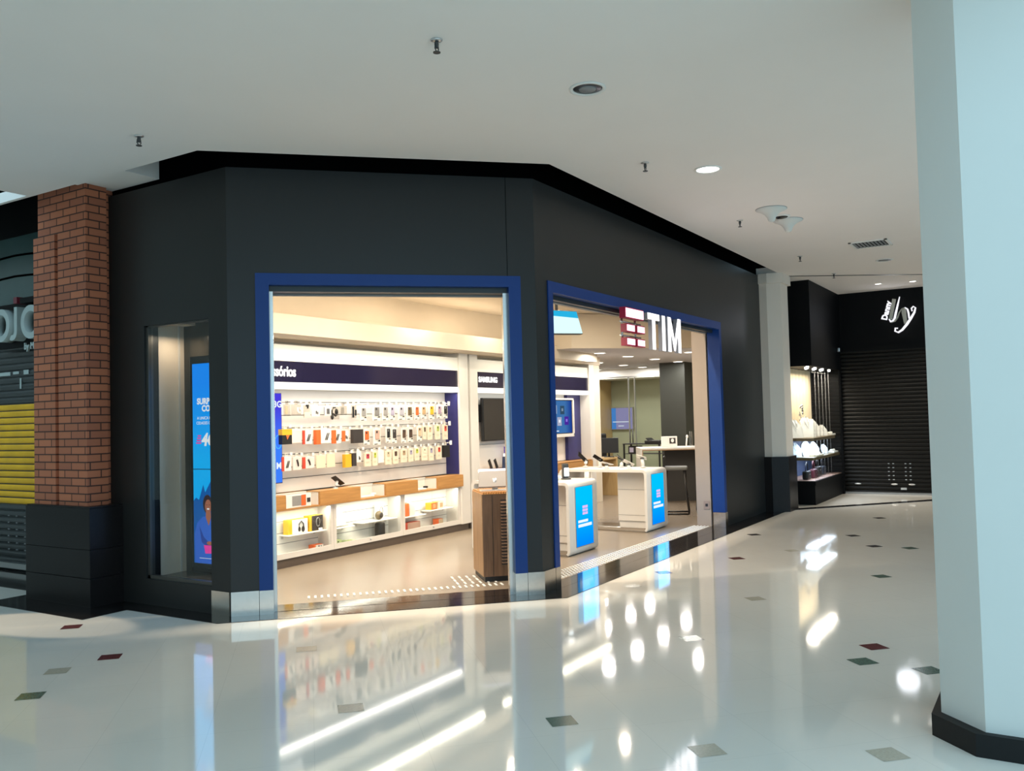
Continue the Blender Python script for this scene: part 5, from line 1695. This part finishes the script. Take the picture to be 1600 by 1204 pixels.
og = Vector((16.8, 8.15, 0.004))
t = thing('office_chair', 'black high-backed office chair behind the display table', 'chair', og, radians(-20))
m = MB(); m.box(-0.26, -0.26, 0.44, 0.26, 0.26, 0.54, 0.03); m.build('seat', K['black'], t)
m = MB(); m.box(-0.24, 0.20, 0.55, 0.24, 0.28, 1.22, 0.035); m.build('backrest', K['black'], t)
m = MB(); m.tube([(0.27, -0.2, 0.66), (0.31, 0.0, 0.72), (0.28, 0.2, 0.62)], .02, 8); m.build('armrest', K['black'], t)
m = MB(); m.tube([(-0.27, -0.2, 0.66), (-0.31, 0.0, 0.72), (-0.28, 0.2, 0.62)], .02, 8); m.build('armrest', K['black'], t)
m = MB(); m.tube([(0, 0, 0.08), (0, 0, 0.45)], .03, 10); m.build('gas_lift', K['dark'], t)
m = MB()
for k in range(5):
    a = 2 * pi * k / 5
    m.tube([(0, 0, 0.09), (0.3 * cos(a), 0.3 * sin(a), 0.05)], .02, 8); m.ellipsoid((0.3 * cos(a), 0.3 * sin(a), 0.03), .03, .03, .03, 10, 6)
m.build('star_base', K['dark'], t)
t = thing('office_desk', 'pale wooden office desk in front of the black chair', 'desk', (15.55, 7.45, 0.004))
m = MB(); m.box(-0.62, 0.08, 0.73, 0.5, 0.85, 0.77, .004); m.build('desk_top', K['maple'], t)
for a in (0.44, -0.62):
    m = MB(); m.box(a, 0.08, 0, a + .06, 0.85, 0.73); m.build('end_panel', K['maple'], t)
t = thing('computer_monitor', 'black monitor seen from behind on the office desk', 'monitor', (15.85, 7.62, 0.777), radians(-60))
m = MB(); m.box(-0.19, -0.02, 0.08, 0.19, 0.02, 0.38, .006); m.build('monitor_body', K['black'], t)
m = MB(); m.tube([(0, 0.02, 0.0), (0, 0.03, 0.15)], .02, 8); m.box(-0.1, -0.05, 0, 0.1, 0.09, 0.012); m.build('stand', K['black'], t)
t = thing('printer_table', 'black-framed glass printer table in the back office', 'table', (17.05, 7.4, 0.004))
m = MB(); m.box(-0.2, -0.45, 0.98, 0.2, 0.38, 1.0); m.build('table_top', K['black'], t)
for sx in (-.18, .18):
    for sy in (-.43, .36):
        m = MB(); m.box(sx - .015, sy - .015, 0, sx + .015, sy + .015, 0.98); m.build('leg', K['black'], t)
m = MB(); m.box(-0.19, -0.44, 0.78, 0.19, 0.37, 0.79); m.build('shelf', K['dark'], t)
t = thing('receipt_printer', 'black printer with a lifted lid on the printer table', 'printer', (17.05, 7.15, 1.005))
m = MB(); m.box(-0.15, -0.18, 0, 0.15, 0.16, 0.06, .01); m.build('printer_body', K['black'], t)
m = MB(); m.T = Matrix.Rotation(radians(-55), 4, 'X'); m.box(-0.14, -0.02, 0.03, 0.14, 0.0, 0.17, .004); m.build('lid', K['black'], t)
t = thing('file_box', 'blue and black file box on the printer table shelf', 'box', (17.0, 7.55, 0.7915))
m = MB(); m.box(-0.12, -0.1, 0, 0.12, 0.12, 0.16, .004); m.build('box_body', pm('black'), t)
m = MB(); m.box(-0.124, 0.0, 0.03, -0.119, 0.09, 0.13); m.build('blue_label', pm('lilac'), t)

# hanging screen in the front zone
t = thing('hanging_screen', 'bright white and cyan screen hanging high behind the wide opening', 'screen', (10.1, 5.5, 3.27))
m = MB(); m.tube([(0, 0.06, 0), (0, 0.06, -0.3)], .02, 8); m.build('drop_pole', K['dark'], t)
m = MB(); m.T = Matrix.Translation((0, 0, -0.43)) @ Matrix.Rotation(radians(-14), 4, 'X') @ Matrix.Rotation(radians(-4), 4, 'Y'); m.box(-0.52, -0.02, -0.165, 0.52, 0.03, 0.165, .006); m.build('screen_body', K['dark'], t)
m = MB(); m.T = Matrix.Translation((0, 0, -0.43)) @ Matrix.Rotation(radians(-14), 4, 'X') @ Matrix.Rotation(radians(-4), 4, 'Y'); m.quad([(-0.51, -0.0215, -0.155), (0.51, -0.0215, -0.155), (0.51, -0.0215, 0.155), (-0.51, -0.0215, 0.155)]); m.build('display', emit('hanging_display', (0.62, 0.93, 0.97), 1.15), t)
m = MB(); m.T = Matrix.Translation((0, 0, -0.43)) @ Matrix.Rotation(radians(-14), 4, 'X') @ Matrix.Rotation(radians(-4), 4, 'Y'); m.quad([(-0.51, -0.023, 0.09), (0.51, -0.023, 0.06), (0.51, -0.023, 0.155), (-0.51, -0.023, 0.155)]); m.build('cyan_banner', emit('cyan_banner', (0.02, 0.42, 0.72), 1.0), t)
t = thing('power_outlet', 'small power outlet at the foot of the beige pier', 'outlet', (12.008, 4.27, 0.30))
m = MB(); m.box(-0.008, -0.045, -0.06, 0.0, 0.045, 0.06, .003); m.build('plate', mat('taupe_plate', (0.30, 0.22, 0.18), 0.5), t)
m = MB(); m.box(-0.010, -0.018, -0.02, -0.007, 0.018, 0.02); m.build('socket', K['black'], t)
t = thing('loose_cable', 'thin dark cable hanging beside the left steel foot', 'cable', (5.30, 5.78, 0.004))
m = MB(); m.tube([(0.0, 0.0, 0.30), (0.02, 0.0, 0.18), (0.045, 0.0, 0.08), (0.03, 0.01, 0.01), (0.0, 0.03, 0.004)], .006, 6); m.build('lead', pm('umber'), t)

# ================================================================== JEWELLERY SHOWCASE AT THE END
og = (16.3, 3.8, 0.0)
t = thing('jewellery_showcase', 'lit glass jewellery showcase with two dark shelves on a black plinth', 'showcase', og)
m = MB(); m.box(15.30, 3.53, 0.0, 17.5, 4.1, 0.33); m.box(15.26, 3.51, 0.33, 17.5, 4.1, 0.40); m.build('plinth', K['blackwall'], t, og)
for z, x1_ in ((1.13, 17.05), (0.80, 17.4)):
    m = MB(); m.box(15.29, 3.54, z - .05, x1_, 4.04, z, .004); m.build('shelf', pm('brown'), t, og)
m = MB(); m.box(15.262, 3.512, 0.40, 17.5, 3.518, 2.36); m.build('front_glass', K['glass'], t, og)
m = MB(); m.box(15.262, 3.518, 0.40, 15.268, 4.1, 2.36); m.build('end_glass', K['glass'], t, og)
m = MB()
n = 44
for i in range(n):
    a, c = 15.3 + i * 2.2 / n, 15.3 + (i + 1) * 2.2 / n
    ya, yc = 4.06 + .022 * sin(i * 1.25), 4.06 + .022 * sin((i + 1) * 1.25)
    m.quad([(a, ya, 1.13), (c, yc, 1.13), (c, yc, 2.36), (a, ya, 2.36)])
m.build('pleated_curtain', mat('cream_curtain', (0.60, 0.50, 0.34), 0.8), t, og)
m = MB(); m.box(17.47, 3.52, 0.4, 17.5, 4.1, 2.36); m.build('dark_end_panel', K['blackwall'], t, og)
m = MB(); m.box(15.3, 4.075, 0.40, 17.47, 4.09, 1.09); m.build('blue_back_panel', mat('slate_blue', (0.10, 0.14, 0.26), 0.6), t, og)
m = MB()
for i in range(5):
    x = 16.05 + i * 0.27
    m.tube([(x, 3.64, 0.42), (x, 3.64, 2.35)], .0035, 6)
m.build('hanging_rods', K['grey'], t, og)
m = MB()
for i in range(7):
    m.lathe([(0.022, 2.32), (0.026, 2.345), (0.026, 2.36)], (15.45 + i * .28, 3.62 + .09 * (i % 2), 0), 16)
m.build('spot_lamp', K['lampdisc'], t, og)
m = MB(); m.box(15.3, 3.53, 0.40, 17.45, 4.07, 0.408); m.build('base_cloth', pm('rose'), t, og)


def bust(x, y, z, s, label, mm, rz=0):
    t = thing('necklace_bust', label, 'display bust', (x, y, z), radians(rz), 'necklace busts in the jewellery showcase')
    m = MB()
    prof = [(-.12, .0, .0), (.12, .0, .0), (.15, .05, .16), (.10, .09, .26), (.035, .10, .33), (-.035, .10, .33), (-.10, .09, .26), (-.15, .05, .16)]
    F = [m._v((p[0] * s, p[1] * s, p[2] * s)) for p in prof]
    B = [m._v((p[0] * s * .9, (p[1] + .06) * s, p[2] * s)) for p in prof]
    m._f(F); m._f(B[::-1])
    for i in range(len(F)): m._f([F[i], B[i], B[(i + 1) % len(F)], F[(i + 1) % len(F)]])
    m.build('bust_form', mm, t)
    m = MB(); m.tube([(-.035 * s, .095 * s, .32 * s), (-.03 * s, .06 * s, .22 * s), (0, .035 * s, .15 * s), (.03 * s, .06 * s, .22 * s), (.035 * s, .095 * s, .32 * s)], .005 * s, 6); m.build('necklace', K['silver'], t)
PALEB = mat('pale_blue_cloth', (0.62, 0.68, 0.78), 0.7)
bust(15.45, 3.82, 1.131, 0.95, 'white necklace bust on the upper shelf nearest the corridor', K['matwhite'], -40)
bust(15.80, 3.70, 1.131, 1.05, 'second white necklace bust of the upper shelf', K['matwhite'], -40)
bust(16.28, 3.72, 1.131, 0.95, 'third white necklace bust of the upper shelf', K['matwhite'], -40)
bust(16.72, 3.66, 1.131, 0.6, 'smallest white necklace bust at the right of the upper shelf', K['matwhite'], -40)
bust(15.45, 3.84, 0.801, 0.75, 'bluish necklace bust on the lower shelf nearest the corridor', PALEB, -40)
bust(15.80, 3.74, 0.801, 0.80, 'second bluish necklace bust of the lower shelf', PALEB, -40)
bust(16.35, 3.74, 0.801, 0.70, 'third bluish necklace bust of the lower shelf', PALEB, -40)
bust(16.85, 3.68, 0.801, 0.5, 'small bluish bust to the right on the lower shelf', PALEB, -40)
def tray(x, y, z, label, w=.3, mm=None):
    t = thing('jewellery_tray', label, 'tray', (x, y, z), 0, 'jewellery trays in the showcase')
    m = MB(); m.box(-w / 2, -.07, 0, w / 2, .07, .03, .004); m.build('tray_base', mm or K['matwhite'], t)
    m = MB()
    for i in range(4):
        m.ellipsoid((-w / 2 + (i + .5) * w / 4, 0, .045), .02, .025, .022, 10, 6)
    m.build('ring_cushion', K['matwhite'], t)
tray(17.0, 3.62, 1.131, 'white ring tray at the right end of the upper shelf')
tray(15.85, 3.615, 0.801, 'ivory ring tray at the front of the lower shelf', .5, pm('ivory'))
tray(17.2, 3.63, 0.801, 'white ring tray at the right end of the lower shelf', .35)
t = thing('jewellery_tree', 'silver leafy jewellery tree above the busts', 'jewellery stand', (16.18, 3.93, 1.131))
m = MB(); m.tube([(0, 0, 0), (0.02, 0, 0.3), (0.12, 0, 0.52)], .01, 8); m.tube([(0.02, 0, .3), (-.12, 0, .46)], .008, 8); m.build('stem', K['silver'], t)
m = MB()
for k in range(12):
    a = k * 2.4
    m.ellipsoid((0.05 + .16 * cos(a) * (k % 3 + 1) / 3, .03 * sin(a * 2), .42 + .14 * sin(a)), .045, .012, .028, 10, 6)
m.build('leaf', K['silver'], t)
def handbag(x, y, z, w, h, mm, label, rz=0):
    t = thing('handbag', label, 'handbag', (x, y, z), radians(rz), 'bags at the bottom of the showcase')
    m = MB(); m.box(-w / 2, -.05, 0, w / 2, .05, h, .025); m.build('bag_body', mm, t)
    m = MB(); m.tube([(-w * .3, 0, h), (-w * .26, 0, h + .10), (0, 0, h + .15), (w * .26, 0, h + .10), (w * .3, 0, h)], .010, 8); m.build('handle', mm, t)
    m = MB(); m.box(-.02, -.056, h * .55, .02, -.048, h * .7); m.build('clasp', K['silver'], t)
handbag(15.55, 3.72, 0.41, .26, .15, pm('black'), 'black handbag nearest the corridor end of the showcase floor')
handbag(15.95, 3.70, 0.41, .24, .16, mat('wine_leather', (0.10, 0.02, 0.03), 0.4), 'wine red handbag on the showcase floor')
handbag(16.35, 3.72, 0.41, .28, .18, pm('charcoal'), 'charcoal handbag behind the hanging rods')
handbag(16.85, 3.75, 0.41, .26, .16, mat('slate_leather', (0.03, 0.035, 0.05), 0.4), 'slate blue handbag at the dark end of the showcase')

# ---- what is printed, mounted or set on a part is a piece of that part
SUB = {'lettering': ('display', 'print', 'header_panel'), 'logo': ('screen',), 'text_bars': ('screen',), 'tile_icon': ('app_tile',), 'phone_screen': ('phone_body',), 'lock': ('glass_door',),
       'clasp': ('bag_body',), 'ring_cushion': ('tray_base',), 'glowing_face': ('dock_body',), 'camera_cutout': ('window',), 'camera_ring': ('phone_case',), 'printed_mark': ('card',),
       'printed_lines': ('card',), 'diffuser': ('rim',), 'portrait_smile': ('portrait_face',), 'portrait_eye': ('portrait_face',), 'portrait_belt': ('portrait_suit',), 'drawer_gap': ('drawer_block',),
       'display_seam': ('display',), 'cyan_banner': ('display',), 'tablet_screen': ('tablet_body',), 'blue_label': ('box_body',), 'necklace': ('bust_form',), 'printed_product': ('card',),
       'printed_square': ('card_front', 'carton'), 'front_panel': ('carton',), 'photo': ('card',), 'pale_shape': ('photo',), 'panel_joint': ('back_panel',), 'grille': ('speaker_shell',), 'socket': ('plate',)}
def base(o): return o.name.rsplit('.', 1)[0] if o.name[-3:].isdigit() and o.name[-4:-3] == '.' else o.name
for o in [o for o in scn.objects if o.parent is None and o.get('category')]:
    kids = list(o.children)
    last = {}
    for k in sorted(kids, key=lambda q: bpy.data.objects.find(q.name)):
        last.setdefault(base(k), []).append(k)
    for nm, ks in last.items():
        for i, k in enumerate(ks):
            for p in SUB.get(nm, ()):
                if p in last:
                    tgt = last[p][min(i, len(last[p]) - 1)]
                    if tgt.parent is o and not k.children:
                        k.parent = tgt
                    break
